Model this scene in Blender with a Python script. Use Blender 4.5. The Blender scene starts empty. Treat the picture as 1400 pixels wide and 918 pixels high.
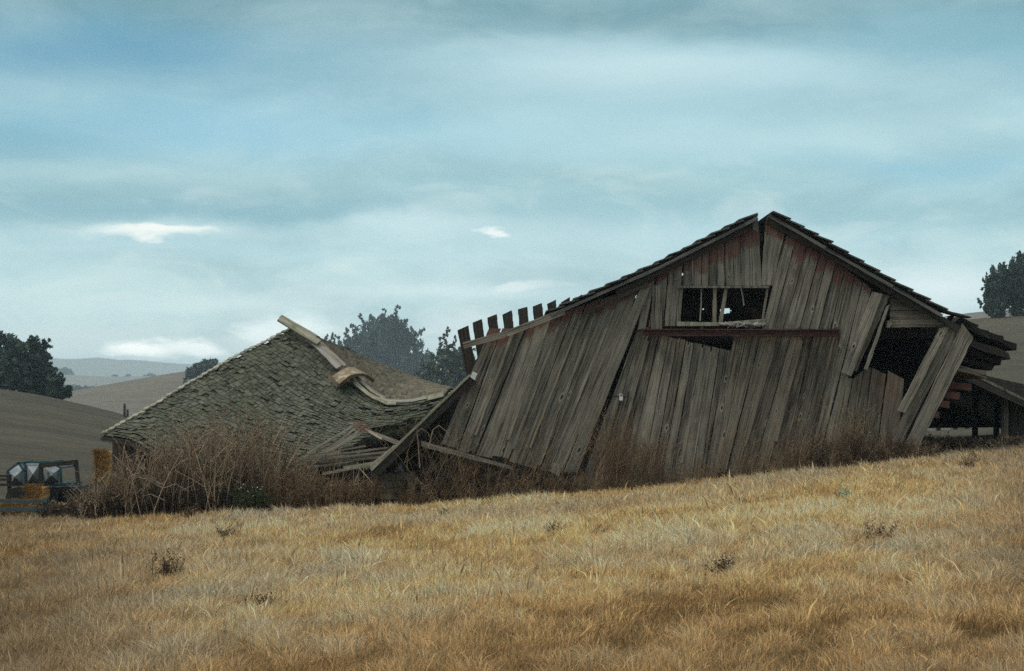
import bpy, math, random
import numpy as np
from mathutils import Vector

SC = bpy.context.scene
COL = SC.collection
R = math.radians
rng = random.Random(7)
nrg = np.random.default_rng(11)

# ---------------------------------------------------------------- camera
F = 2600.0            # focal length in photograph pixels (1400 wide)
CAMZ = 1.6
cam = bpy.data.cameras.new('camera')
camo = bpy.data.objects.new('camera', cam)
COL.objects.link(camo)
camo.location = (0, 0, CAMZ)
camo.rotation_euler = (R(90), 0, 0)
cam.sensor_width = 36
cam.lens = 36 * F / 1400
cam.shift_y = 81 / 1400
cam.clip_start = 0.5
cam.clip_end = 9000
SC.camera = camo

# ---------------------------------------------------------------- exposure
SC.view_settings.view_transform = 'Standard'
SC.view_settings.look = 'None'
SC.view_settings.exposure = 0.22
SC.view_settings.gamma = 1.0
SC.render.engine = 'CYCLES'
SC.cycles.max_bounces = 6
SC.cycles.transparent_max_bounces = 8
SC.cycles.use_denoising = False
SC.cycles.volume_bounces = 0

# ---------------------------------------------------------------- sun
SUN_AZ, SUN_EL = 250.0, 51.0      # azimuth clockwise from +Y
sun = bpy.data.lights.new('sun', 'SUN')
sun.energy = 1.5
sun.angle = R(10)
sun.color = (1.0, 0.93, 0.82)
suno = bpy.data.objects.new('sun', sun)
COL.objects.link(suno)
sd = Vector((math.sin(R(SUN_AZ)) * math.cos(R(SUN_EL)), math.cos(R(SUN_AZ)) * math.cos(R(SUN_EL)), math.sin(R(SUN_EL))))
suno.rotation_euler = (-sd).to_track_quat('-Z', 'Y').to_euler()

# ---------------------------------------------------------------- sky
W = bpy.data.worlds.new('World')
SC.world = W
W.use_nodes = True
nt = W.node_tree
nt.nodes.clear()


def lin(r, g, b):
    def f(c):
        c /= 255.0
        return c / 12.92 if c <= 0.04045 else ((c + 0.055) / 1.055) ** 2.4
    return (f(r), f(g), f(b), 1.0)


class NT:
    """small node helper"""
    def __init__(s, tree):
        s.t = tree

    def new(s, typ, **kw):
        n = s.t.nodes.new(typ)
        for k, v in kw.items():
            setattr(n, k, v)
        return n

    def put(s, sock, v):
        if isinstance(v, bpy.types.NodeSocket):
            s.t.links.new(v, sock)
        else:
            sock.default_value = v

    def m(s, op, a, b=0.0, c=None, clamp=False):
        n = s.new('ShaderNodeMath', operation=op, use_clamp=clamp)
        s.put(n.inputs[0], a)
        s.put(n.inputs[1], b)
        if c is not None:
            s.put(n.inputs[2], c)
        return n.outputs[0]

    def mix(s, fac, a, b, mode='MIX'):
        n = s.new('ShaderNodeMix', data_type='RGBA', blend_type=mode)
        s.put(n.inputs[0], fac)
        s.put(n.inputs[6], a)
        s.put(n.inputs[7], b)
        return n.outputs[2]

    def noise(s, vec, scale, detail=4, rough=0.55, dist=0.0, out=0):
        n = s.new('ShaderNodeTexNoise')
        s.put(n.inputs['Vector'], vec)
        n.inputs['Scale'].default_value = scale
        n.inputs['Detail'].default_value = detail
        n.inputs['Roughness'].default_value = rough
        n.inputs['Distortion'].default_value = dist
        return n.outputs[out]

    def mapping(s, vec, scale=(1, 1, 1), loc=(0, 0, 0), rot=(0, 0, 0)):
        n = s.new('ShaderNodeMapping')
        s.put(n.inputs[0], vec)
        n.inputs['Location'].default_value = loc
        n.inputs['Rotation'].default_value = rot
        n.inputs['Scale'].default_value = scale
        return n.outputs[0]

    def ramp(s, fac, stops, interp='LINEAR'):
        n = s.new('ShaderNodeValToRGB')
        n.color_ramp.interpolation = interp
        e = n.color_ramp.elements
        while len(e) < len(stops):
            e.new(0.5)
        for i, (p, c) in enumerate(stops):
            e[i].position = p
            e[i].color = c if len(c) == 4 else (*c, 1)
        s.put(n.inputs[0], fac)
        return n.outputs[0]

    def rng(s, v, a, b, c=0.0, d=1.0):
        n = s.new('ShaderNodeMapRange')
        s.put(n.inputs[0], v)
        for i, x in enumerate((a, b, c, d)):
            n.inputs[i + 1].default_value = x
        return n.outputs[0]


def build_sky():
    h = NT(nt)
    tc = h.new('ShaderNodeTexCoord')
    sep = h.new('ShaderNodeSeparateXYZ')
    h.put(sep.inputs[0], tc.outputs['Generated'])
    x, y, z = sep.outputs
    az = h.m('ARCTAN2', x, y)
    hyp = h.m('SQRT', h.m('ADD', h.m('MULTIPLY', x, x), h.m('MULTIPLY', y, y)))
    el = h.m('DIVIDE', z, h.m('MAXIMUM', hyp, 0.001))
    comb = h.new('ShaderNodeCombineXYZ')
    h.put(comb.inputs[0], az)
    h.put(comb.inputs[1], h.m('MULTIPLY', el, 3.2))
    cv = comb.outputs[0]
    # wind-blown distortion of the cloud layer
    dn = h.noise(cv, 7.0, 5, 0.6, 0.4, out=1)
    ds = h.new('ShaderNodeSeparateColor')
    h.put(ds.inputs[0], dn)
    azd = h.m('ADD', az, h.m('MULTIPLY', h.m('SUBTRACT', ds.outputs[0], 0.5), 0.09))
    eld = h.m('ADD', el, h.m('MULTIPLY', h.m('SUBTRACT', ds.outputs[1], 0.5), 0.030))
    dn2 = h.noise(cv, 34.0, 5, 0.6, 0.0, out=1)
    ds2 = h.new('ShaderNodeSeparateColor')
    h.put(ds2.inputs[0], dn2)
    azf = h.m('ADD', azd, h.m('MULTIPLY', h.m('SUBTRACT', ds2.outputs[0], 0.5), 0.035))
    elf = h.m('ADD', h.m('ADD', el, h.m('MULTIPLY', h.m('SUBTRACT', ds.outputs[1], 0.5), 0.010)),
              h.m('MULTIPLY', h.m('SUBTRACT', ds2.outputs[1], 0.5), 0.016))

    def e(py):
        return (540 - py) / F
    stops = [(0.0, lin(205, 230, 236)), (e(500) / .3, lin(204, 231, 237)), (e(470) / .3, lin(216, 237, 239)), (e(430) / .3, lin(197, 226, 232)),
             (e(380) / .3, lin(186, 219, 226)), (e(330) / .3, lin(172, 210, 220)), (e(288) / .3, lin(142, 187, 200)),
             (e(245) / .3, lin(160, 200, 209)), (e(185) / .3, lin(148, 195, 210)), (e(100) / .3, lin(130, 177, 195)),
             (e(20) / .3, lin(110, 153, 167)), (0.95, lin(128, 168, 182)), (1.0, lin(150, 178, 188))]
    base = h.ramp(h.m('DIVIDE', eld, 0.3, clamp=True), stops, 'EASE')
    # streaky stratus noise
    st = h.noise(h.mapping(cv, (7, 6.5, 1)), 1.0, 9, 0.55, 0.5)
    base = h.mix(h.rng(st, 0.44, 0.70, 0, 0.42), base, lin(196, 224, 230))
    st2 = h.noise(h.mapping(cv, (5.5, 5.5, 1), (3, 7, 0)), 1.0, 9, 0.55, 0.4)
    base = h.mix(h.rng(st2, 0.46, 0.70, 0, 0.6), base, lin(124, 165, 178))
    st3 = h.noise(h.mapping(cv, (17, 13, 1), (1, 4, 0)), 1.0, 8, 0.6, 0.6)
    base = h.mix(h.m('MULTIPLY', h.rng(st3, 0.5, 0.72, 0, 0.5), h.rng(el, 0.17, 0.07, 0.25, 1.0)), base, lin(222, 238, 239))
    base = h.mix(h.rng(st3, 0.48, 0.3, 0, 0.4), base, lin(136, 178, 192))
    base = h.mix(1.0, base, (1.03, 1.005, 0.96, 1), 'MULTIPLY')

    def blob(px, py, rx, ry, fine=False):
        a = azf if fine else azd
        b = elf if fine else eld
        aa = h.m('DIVIDE', h.m('SUBTRACT', a, math.atan((px - 700) / F)), rx / F)
        bb = h.m('DIVIDE', h.m('SUBTRACT', b, e(py)), ry / F)
        return h.m('EXPONENT', h.m('MULTIPLY', h.m('ADD', h.m('MULTIPLY', aa, aa), h.m('MULTIPLY', bb, bb)), -1.0))

    def lay(px, py, rx, ry, col, amt, fine=False):
        nonlocal base
        b_ = blob(px, py, rx, ry, fine)
        if fine:
            b_ = h.rng(h.m('ADD', b_, h.m('MULTIPLY', h.m('SUBTRACT', ds2.outputs[2], 0.5), 0.55)), 0.22, 0.85)
        base = h.mix(h.m('MULTIPLY', b_, amt), base, lin(*col))
    lay(150, 75, 260, 42, (92, 152, 180), 0.85)
    lay(60, 190, 160, 50, (112, 168, 190), 0.6)
    lay(330, 180, 200, 45, (140, 192, 214), 0.7)
    lay(980, 95, 420, 36, (184, 216, 222), 0.85)
    lay(1080, 185, 420, 30, (184, 216, 221), 0.75)
    lay(700, 190, 150, 35, (168, 210, 222), 0.5)
    lay(1320, 60, 200, 50, (122, 172, 186), 0.75)
    lay(1290, 232, 170, 24, (140, 192, 210), 0.7)
    lay(120, 243, 260, 18, (172, 205, 210), 0.6)
    lay(230, 288, 330, 15, (128, 176, 191), 0.6)
    lay(300, 425, 110, 13, (214, 236, 236), 0.7)
    lay(640, 398, 170, 15, (214, 236, 237), 0.8)
    lay(560, 309, 130, 13, (204, 230, 233), 0.7)
    lay(1270, 398, 110, 30, (228, 242, 243), 0.85)
    lay(215, 345, 170, 16, (184, 218, 226), 0.6)
    lay(860, 110, 160, 45, (196, 222, 226), 0.6)
    lay(820, 330, 260, 40, (192, 222, 228), 0.6)
    lay(60, 465, 120, 18, (214, 232, 234), 0.6)
    lay(225, 318, 110, 14, (206, 232, 235), 0.7)
    lay(200, 322, 78, 9, (236, 246, 242), 1.0, True)
    lay(215, 318, 55, 6, (250, 252, 246), 0.9, True)
    lay(680, 316, 20, 6, (244, 250, 248), 0.9, True)
    lay(208, 480, 46, 15, (300, 300, 292), 1.0, True)
    lay(272, 474, 50, 14, (285, 290, 285), 0.9, True)
    lay(720, 392, 60, 8, (232, 244, 243), 0.7, True)
    lay(390, 455, 60, 22, (262, 272, 270), 0.8, True)
    lay(620, 455, 50, 30, (226, 240, 242), 0.6, True)
    lay(150, 492, 90, 5, (196, 220, 228), 0.6, True)
    # unseen sky behind the viewer, darkened to cut light on the barn front
    base = h.mix(h.rng(y, 0.2, -0.5, 0, 0.5), base, (0.16, 0.20, 0.23, 1))
    # overcast light overhead and behind: pale grey
    base = h.mix(h.rng(el, 0.35, 1.0, 0, 1), base, (0.55, 0.61, 0.63, 1))
    base = h.mix(h.rng(el, 0.7, 2.2, 0, 1), base, (1.25, 1.27, 1.27, 1))
    cloud = h.mix(1.0, base, (10, 10, 10, 1), 'MULTIPLY')
    sky = h.new('ShaderNodeTexSky', sky_type='NISHITA')
    sky.sun_disc = False
    sky.sun_elevation = R(SUN_EL)
    sky.sun_rotation = R(SUN_AZ)
    sky.air_density = 1.0
    sky.dust_density = 1.5
    out = h.mix(0.94, sky.outputs[0], cloud)
    bg = h.new('ShaderNodeBackground')
    bg.inputs['Strength'].default_value = 0.1
    h.put(bg.inputs['Color'], out)
    wo = h.new('ShaderNodeOutputWorld')
    h.put(wo.inputs['Surface'], bg.outputs[0])


build_sky()


# ---------------------------------------------------------------- helpers
def P(px, py, Y):
    """a photograph pixel carried out to distance Y"""
    return Vector(((px - 700) * Y / F, Y, CAMZ + (540 - py) * Y / F))


def vn(x, y, seed=0):
    """smooth value noise, 0..1"""
    g = np.random.default_rng(seed).random((128, 128))
    xi = np.floor(x).astype(int)
    yi = np.floor(y).astype(int)
    fx = x - xi
    fy = y - yi
    fx = fx * fx * (3 - 2 * fx)
    fy = fy * fy * (3 - 2 * fy)
    a = g[xi % 128, yi % 128]
    b = g[(xi + 1) % 128, yi % 128]
    c = g[xi % 128, (yi + 1) % 128]
    d = g[(xi + 1) % 128, (yi + 1) % 128]
    return (a * (1 - fx) + b * fx) * (1 - fy) + (c * (1 - fx) + d * fx) * fy


def sstep(a, b, x):
    t = np.clip((x - a) / (b - a), 0, 1)
    return t * t * (3 - 2 * t)


def plane_z(x, Y):
    return 0.0664 * x - 0.0073 * Y


def ground_z(x, Y):
    x = np.asarray(x, float)
    Y = np.asarray(Y, float)
    Ys = np.maximum(Y, 8.0)
    px = np.clip(700 + F * x / Ys, -500, 1900)
    near = plane_z(np.clip(x, -30, 30), np.clip(Y, -30, 48))
    near = near + 0.16 * (vn(x * 0.35 + 40, Y * 0.28 + 40, 3) - 0.5) * sstep(60, 30, Y) - 0.06 * np.exp(-((px - 620) / 260) ** 2) * sstep(20, 38, Y) - 0.17 * sstep(1280, 760, px) * sstep(15, 36, Y)
    # the yard beyond the field drops away on the left
    yard = -1.62 + 0 * x
    wl = sstep(760, 300, px)
    z = near * (1 - wl * sstep(41, 54, Y)) + yard * wl * sstep(41, 54, Y)
    # left hill, its crest 180 m off
    cp = np.interp(px, [-500, -100, 0, 60, 100, 140, 180, 240, 320, 420, 700], [500, 515, 530, 539, 548, 557, 568, 588, 600, 606, 610])
    crest = CAMZ + (540 - cp) * 180 / F
    t = np.clip((Y - 56) / 124, 0, 1)
    hillL = -1.62 + (crest + 1.62) * (t ** 0.85) + 0.35 * (vn(x * .05 + 9, Y * .04 + 5, 8) - .5) * t
    hillL = hillL - sstep(180, 260, Y) * 9
    # right hill, its crest 250 m off
    cr = np.interp(px, [500, 900, 1200, 1310, 1350, 1400, 1900], [560, 500, 442, 437, 434, 431, 400])
    crest = CAMZ + (540 - cr) * 250 / F
    t2 = np.clip((Y - 58) / 192, 0, 1)
    zr0 = plane_z(np.clip(x, -30, 30), 48)
    hillR = zr0 + (crest - zr0) * (0.35 * t2 + 0.65 * t2 * t2) + 0.5 * (vn(x * .04 + 3, Y * .03 + 15, 9) - .5) * t2
    hillR = hillR - sstep(250, 330, Y) * 9
    wr = sstep(500, 1100, px)
    far = hillL * (1 - wr) + hillR * wr
    f = sstep(50, 62, Y)
    return z * (1 - f) + far * f


def gz(x, Y):
    return float(ground_z(np.array([x]), np.array([Y]))[0])


def GP(px, Y, lift=0.0):
    x = (px - 700) * Y / F
    return Vector((x, Y, gz(x, Y) + lift))


class MB:
    """collects geometry for ONE mesh object"""
    def __init__(s):
        s.v, s.f, s.uv, s.rn, s.pt, s.mi = [], [], [], [], [], []

    def vert(s, p, uv=(0, 0), rn=0.5, pt=0.0):
        s.v.append((p[0], p[1], p[2]))
        s.uv.append(uv)
        s.rn.append(rn)
        s.pt.append(pt)
        return len(s.v) - 1

    def face(s, *idx, mi=0):
        s.f.append(idx)
        s.mi.append(mi)

    def build(s, name, mats, parent=None, smooth=False):
        me = bpy.data.meshes.new(name)
        off = Vector((0, 0, 0)) if parent is None else parent.matrix_world.translation
        if parent is not None:
            off = Vector(parent.get('_loc', (0, 0, 0)))
        me.from_pydata([(a - off[0], b - off[1], c - off[2]) for a, b, c in s.v], [], s.f)
        if not isinstance(mats, (list, tuple)):
            mats = [mats]
        for m_ in mats:
            me.materials.append(m_)
        uvl = me.uv_layers.new(name='UVMap')
        li = np.empty(len(me.loops), dtype=np.int32)
        me.loops.foreach_get('vertex_index', li)
        uvl.data.foreach_set('uv', np.array(s.uv, dtype=np.float32)[li].ravel())
        a = me.attributes.new('rnd', 'FLOAT', 'POINT')
        a.data.foreach_set('value', np.array(s.rn, dtype=np.float32))
        a = me.attributes.new('paint', 'FLOAT', 'POINT')
        a.data.foreach_set('value', np.array(s.pt, dtype=np.float32))
        me.polygons.foreach_set('material_index', np.array(s.mi, dtype=np.int32))
        if smooth:
            me.polygons.foreach_set('use_smooth', np.ones(len(me.polygons), dtype=bool))
        me.update()
        o = bpy.data.objects.new(name, me)
        COL.objects.link(o)
        if parent is not None:
            o.parent = parent
            o['_loc'] = list(off)
        else:
            o['_loc'] = [0, 0, 0]
        return o

    # --- shapes
    def board(s, tl, tr, br, bl, th=0.03, n=6, rn=None, wav=0.006, edge=0.006, paint=0.0, paint_len=0.25, back=None, ragged=0.0):
        """a plank given by four corners of its front face; th is carried away from the viewer"""
        tl, tr, br, bl = map(Vector, (tl, tr, br, bl))
        rn = rng.random() if rn is None else rn
        nrm = (tr - tl).cross(bl - tl)
        if nrm.length < 1e-9:
            return
        nrm.normalize()
        if back is None:
            if nrm.y < 0:
                nrm = -nrm
        else:
            if nrm.dot(Vector(back)) < 0:
                nrm = -nrm
        L = ((bl + br) / 2 - (tl + tr) / 2).length
        Wd = (tr - tl).length
        ts = sorted(set([0.0, 1.0] + [min(1, 0.09 / max(L, .1)), min(1, 0.2 / max(L, .1)), min(1, 0.36 / max(L, .1))] + [i / n for i in range(n + 1)]))
        u0 = rn * 37.0
        ph = rng.random() * 6
        rows = []
        for k, t in enumerate(ts):
            a = tl.lerp(bl, t)
            b = tr.lerp(br, t)
            ax = (b - a).normalized()
            w = math.sin(ph + t * L * 1.3) * wav
            e0 = rng.uniform(-edge, edge)
            e1 = rng.uniform(-edge, edge)
            a = a + ax * e0 + nrm * w
            b = b + ax * e1 + nrm * (w + rng.uniform(-wav, wav) * .5)
            if ragged and (k == 0 or k == len(ts) - 1):
                dl = (bl - tl).normalized()
                a = a + dl * rng.uniform(-ragged, ragged)
                b = b + dl * rng.uniform(-ragged, ragged)
            pv = paint * max(0.0, 1 - t * L / paint_len)
            rows.append([s.vert(a, (u0, t * L + rn * 11), rn, pv), s.vert(b, (u0 + Wd, t * L + rn * 11), rn, pv),
                         s.vert(b + nrm * th, (u0 + Wd + th, t * L + rn * 11), rn, 0), s.vert(a + nrm * th, (u0 - th, t * L + rn * 11), rn, 0)])
        for r0, r1 in zip(rows, rows[1:]):
            for k in range(4):
                s.face(r0[k], r0[(k + 1) % 4], r1[(k + 1) % 4], r1[k])
        s.face(*reversed(rows[0]))
        s.face(*rows[-1])

    def box(s, c, ax, ay, az, rn=None):
        """a box: centre and three half-axis vectors"""
        c, ax, ay, az = map(Vector, (c, ax, ay, az))
        rn = rng.random() if rn is None else rn
        L = [ax.length, ay.length, az.length]
        ids = []
        long_ = L.index(max(L))
        for i in (-1, 1):
            for j in (-1, 1):
                for k in (-1, 1):
                    q = [i * L[0], j * L[1], k * L[2]]
                    vv = q[long_]
                    uu = sum(q) - vv
                    ids.append(s.vert(c + ax * i + ay * j + az * k, (uu + rn * 37, vv + rn * 11), rn))
        for q in ((0, 1, 3, 2), (4, 6, 7, 5), (0, 4, 5, 1), (2, 3, 7, 6), (0, 2, 6, 4), (1, 5, 7, 3)):
            s.face(*[ids[i] for i in q])

    def beam(s, a, b, w, h, up=(0, 0, 1), rn=None):
        a, b = Vector(a), Vector(b)
        d = (b - a)
        l = d.length
        d.normalize()
        sd_ = d.cross(Vector(up))
        if sd_.length < 1e-4:
            sd_ = d.cross(Vector((0, 1, 0)))
        sd_.normalize()
        u = sd_.cross(d).normalized()
        s.box((a + b) / 2, d * l / 2, sd_ * w / 2, u * h / 2, rn)

    def tube(s, pts, r0, r1, sides=5, rn=0.5):
        pts = [Vector(p) for p in pts]
        rows = []
        n = len(pts)
        acc = 0
        for i, p in enumerate(pts):
            d = (pts[min(i + 1, n - 1)] - pts[max(i - 1, 0)]).normalized()
            a = d.cross(Vector((0.31, 0.95, 0.1)))
            if a.length < 1e-3:
                a = d.cross(Vector((1, 0, 0)))
            a.normalize()
            b = d.cross(a)
            r = r0 + (r1 - r0) * i / max(n - 1, 1)
            if i:
                acc += (p - pts[i - 1]).length
            rows.append([s.vert(p + (a * math.cos(6.2832 * k / sides) + b * math.sin(6.2832 * k / sides)) * r, (k * r + rn * 13, acc), rn) for k in range(sides)])
        for q0, q1 in zip(rows, rows[1:]):
            for k in range(sides):
                s.face(q0[k], q0[(k + 1) % sides], q1[(k + 1) % sides], q1[k])
        if sides > 2:
            s.face(*reversed(rows[0]))
            s.face(*rows[-1])


def tag(o, label=None, cat=None, group=None, kind=None):
    if label:
        o['label'] = label
    if cat:
        o['category'] = cat
    if group:
        o['group'] = group
    if kind:
        o['kind'] = kind
    return o


def empty(name, loc, label, cat, group=None):
    o = bpy.data.objects.new(name, None)
    o.location = loc
    COL.objects.link(o)
    o['_loc'] = list(loc)
    return tag(o, label, cat, group)


def wood(name, dark, light, tint=(0.1, 0.07, 0.05), tint_amt=0.3, paint=(0.150, 0.044, 0.034), grain=1.0, moss=None, knots=True):
    m_ = bpy.data.materials.new(name)
    m_.use_nodes = True
    t = m_.node_tree
    t.nodes.clear()
    h = NT(t)
    uv = h.new('ShaderNodeUVMap').outputs[0]
    rn = h.new('ShaderNodeAttribute', attribute_name='rnd').outputs['Fac']
    pa = h.new('ShaderNodeAttribute', attribute_name='paint').outputs['Fac']
    pos = h.new('ShaderNodeTexCoord').outputs['Object']
    dis = h.noise(h.mapping(uv, (3, 1.2, 1)), 1.0, 3, out=1)
    uvd = h.new('ShaderNodeVectorMath', operation='MULTIPLY_ADD')
    h.put(uvd.inputs[0], dis)
    uvd.inputs[1].default_value = (0.05, 0.15, 0)
    h.put(uvd.inputs[2], uv)
    uvd = uvd.outputs[0]
    g1 = h.noise(h.mapping(uvd, (42 * grain, 1.3, 1)), 1.0, 5, 0.75)
    g2 = h.noise(h.mapping(uvd, (14 * grain, 0.5, 1)), 1.0, 4, 0.6)
    g3 = h.noise(h.mapping(uv, (5, 1.3, 1)), 1.0, 4, 0.6)
    f = h.m('ADD', h.m('MULTIPLY', g1, 0.62), h.m('ADD', h.m('MULTIPLY', g2, 0.36), h.m('MULTIPLY', g3, 0.14)))
    f = h.m('ADD', f, h.m('MULTIPLY', h.m('SUBTRACT', rn, 0.5), 0.13))
    c = h.ramp(f, [(0.43, (*dark, 1)), (0.55, tuple(dark[i] * .5 + light[i] * .5 for i in range(3)) + (1,)), (0.66, (*light, 1))])
    # stains in patches
    sn = h.noise(pos, 0.9, 5, 0.65, 0.4)
    c = h.mix(h.rng(sn, 0.5, 0.72, 0, tint_amt), c, (*tint, 1))
    pk = h.noise(h.mapping(uvd, (17 * grain, 0.35, 1), (9, 4, 0)), 1.0, 6, 0.7)
    c = h.mix(h.rng(pk, 0.60, 0.70, 0, 0.65), c, (light[0] * 1.25, light[1] * 1.25, light[2] * 1.25, 1))
    # weather checks: thin dark cracks
    ck = h.noise(h.mapping(uvd, (26 * grain, 0.5, 1), (5, 2, 0)), 1.0, 2, 0.5)
    ckm = h.rng(ck, 0.62, 0.68, 0, 0.8)
    c = h.mix(ckm, c, (dark[0] * .25, dark[1] * .25, dark[2] * .25, 1))
    bm = h.m('SUBTRACT', g1, h.m('MULTIPLY', ckm, 0.9))
    if knots:
        vo = h.new('ShaderNodeTexVoronoi')
        h.put(vo.inputs['Vector'], h.mapping(uv, (3.2, 1.5, 1)))
        vo.voronoi_dimensions = '2D'
        vo.inputs['Scale'].default_value = 1.0
        vo.inputs['Randomness'].default_value = 1.0
        k = vo.outputs['Distance']
        vs = h.new('ShaderNodeSeparateColor')
        h.put(vs.inputs[0], vo.outputs['Color'])
        pick = h.m('GREATER_THAN', vs.outputs[0], 0.70)
        k = h.m('MULTIPLY', k, h.m('ADD', 0.75, h.m('MULTIPLY', vs.outputs[1], 1.3)))
        ring = h.m('MULTIPLY', h.m('MULTIPLY', h.rng(k, 0.16, 0.07, 0, 1), 0.75), pick)
        c = h.mix(ring, c, (light[0] * 1.25, light[1] * 1.25, light[2] * 1.2, 1))
        hole = h.m('MULTIPLY', h.rng(k, 0.075, 0.05, 0, 0.95), pick)
        c = h.mix(hole, c, (0.008, 0.008, 0.008, 1))
    if moss:
        mo = h.noise(pos, 2.2, 6, 0.7)
        c = h.mix(h.rng(mo, 0.46, 0.66, 0, 0.8), c, (*moss, 1))
        mo2 = h.noise(pos, 17, 3, 0.6)
        c = h.mix(h.rng(mo2, 0.60, 0.7, 0, 0.5), c, (0.30, 0.30, 0.24, 1))
    # old red paint left near sheltered ends
    pn = h.noise(h.mapping(uv, (9, 3.2, 1)), 1.0, 5, 0.7)
    pm = h.rng(h.m('ADD', pa, h.m('MULTIPLY', h.m('SUBTRACT', pn, 0.5), 1.1)), 0.28, 0.37, 0, 0.85)
    pm = h.m('MULTIPLY', pm, h.rng(pa, 0.0, 0.15, 0, 1))
    pm = h.m('MULTIPLY', pm, h.rng(g1, 0.3, 0.65, 1.0, 0.6))
    c = h.mix(pm, c, (*paint, 1))
    b = h.new('ShaderNodeBsdfPrincipled')
    h.put(b.inputs['Base Color'], c)
    b.inputs['Roughness'].default_value = 0.88
    b.inputs['Specular IOR Level'].default_value = 0.25
    bp = h.new('ShaderNodeBump')
    bp.inputs['Strength'].default_value = 0.55
    bp.inputs['Distance'].default_value = 0.012
    h.put(bp.inputs['Height'], bm)
    h.put(b.inputs['Normal'], bp.outputs[0])
    o = h.new('ShaderNodeOutputMaterial')
    h.put(o.inputs[0], b.outputs[0])
    return m_


def simple(name, c0, c1, scale=3.0, rough=0.8, detail=5, rnd=0.25, bump=0.0, metal=0.0, c2=None, s2=20, trans=0.0, stretch=(1, 1, 1)):
    """a two-tone procedural material with per-piece variation"""
    m_ = bpy.data.materials.new(name)
    m_.use_nodes = True
    t = m_.node_tree
    t.nodes.clear()
    h = NT(t)
    pos = h.mapping(h.new('ShaderNodeTexCoord').outputs['Object'], stretch)
    rn = h.new('ShaderNodeAttribute', attribute_name='rnd').outputs['Fac']
    n_ = h.noise(pos, scale, detail, 0.6)
    f = h.m('ADD', h.rng(n_, 0.3, 0.7), h.m('MULTIPLY', h.m('SUBTRACT', rn, 0.5), 2 * rnd), clamp=True)
    c = h.mix(f, (*c0, 1), (*c1, 1))
    if c2:
        n2 = h.noise(pos, s2, 4, 0.65)
        c = h.mix(h.rng(n2, 0.52, 0.66, 0, 0.8), c, (*c2, 1))
    b = h.new('ShaderNodeBsdfPrincipled')
    h.put(b.inputs['Base Color'], c)
    b.inputs['Roughness'].default_value = rough
    b.inputs['Metallic'].default_value = metal
    b.inputs['Specular IOR Level'].default_value = 0.25
    if bump:
        bp = h.new('ShaderNodeBump')
        bp.inputs['Strength'].default_value = bump
        bp.inputs['Distance'].default_value = 0.05
        h.put(bp.inputs['Height'], n_)
        h.put(b.inputs['Normal'], bp.outputs[0])
    o = h.new('ShaderNodeOutputMaterial')
    if trans:
        tr = h.new('ShaderNodeBsdfTranslucent')
        h.put(tr.inputs[0], c)
        mx = h.new('ShaderNodeMixShader')
        mx.inputs[0].default_value = trans
        h.put(mx.inputs[1], b.outputs[0])
        h.put(mx.inputs[2], tr.outputs[0])
        h.put(o.inputs[0], mx.outputs[0])
    else:
        h.put(o.inputs[0], b.outputs[0])
    return m_


def colour_attr_mat(name, trans=0.3, rough=0.8):
    m_ = bpy.data.materials.new(name)
    m_.use_nodes = True
    t = m_.node_tree
    t.nodes.clear()
    h = NT(t)
    c = h.new('ShaderNodeAttribute', attribute_name='col').outputs['Color']
    d = h.new('ShaderNodeBsdfDiffuse')
    h.put(d.inputs[0], c)
    d.inputs[1].default_value = rough
    tr = h.new('ShaderNodeBsdfTranslucent')
    h.put(tr.inputs[0], c)
    mx = h.new('ShaderNodeMixShader')
    mx.inputs[0].default_value = trans
    h.put(mx.inputs[1], d.outputs[0])
    h.put(mx.inputs[2], tr.outputs[0])
    o = h.new('ShaderNodeOutputMaterial')
    h.put(o.inputs[0], mx.outputs[0])
    return m_


def raw_mesh(name, V, loops, sizes, mat, col=None, parent=None, loc=(0, 0, 0)):
    """numpy arrays straight into one mesh"""
    me = bpy.data.meshes.new(name)
    me.vertices.add(len(V))
    V = V - np.array(loc, dtype=V.dtype)
    me.vertices.foreach_set('co', V.astype(np.float32).ravel())
    me.loops.add(len(loops))
    me.loops.foreach_set('vertex_index', loops.astype(np.int32))
    me.polygons.add(len(sizes))
    st = np.concatenate([[0], np.cumsum(sizes)[:-1]]).astype(np.int32)
    me.polygons.foreach_set('loop_start', st)
    me.polygons.foreach_set('loop_total', sizes.astype(np.int32))
    me.update(calc_edges=True)
    me.materials.append(mat)
    if col is not None:
        a = me.attributes.new('col', 'FLOAT_COLOR', 'POINT')
        a.data.foreach_set('color', np.concatenate([col, np.ones((len(col), 1))], 1).astype(np.float32).ravel())
    o = bpy.data.objects.new(name, me)
    COL.objects.link(o)
    if parent is not None:
        o.parent = parent
    else:
        o.location = loc
    return o


# ---------------------------------------------------------------- materials
M_BARN = wood('barn_wood', (0.024, 0.021, 0.017), (0.315, 0.281, 0.222), (0.085, 0.060, 0.040), 0.45)
M_BARN2 = wood('barn_wood_brown', (0.026, 0.022, 0.017), (0.275, 0.235, 0.178), (0.10, 0.06, 0.035), 0.45)
M_PALE = wood('pale_board', (0.12, 0.115, 0.10), (0.36, 0.345, 0.30), (0.12, 0.10, 0.07), 0.25, knots=False)
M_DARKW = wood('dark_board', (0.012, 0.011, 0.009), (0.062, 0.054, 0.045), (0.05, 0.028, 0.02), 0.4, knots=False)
M_RUSTW = wood('rusty_board', (0.045, 0.040, 0.032), (0.22, 0.19, 0.145), (0.13, 0.05, 0.025), 0.6, knots=False)
M_REDW = wood('red_board', (0.055, 0.022, 0.017), (0.20, 0.085, 0.065), (0.10, 0.06, 0.045), 0.5, knots=False)
M_BLACKW = wood('black_board', (0.008, 0.007, 0.006), (0.036, 0.031, 0.026), (0.03, 0.018, 0.012), 0.4, knots=False)
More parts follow.
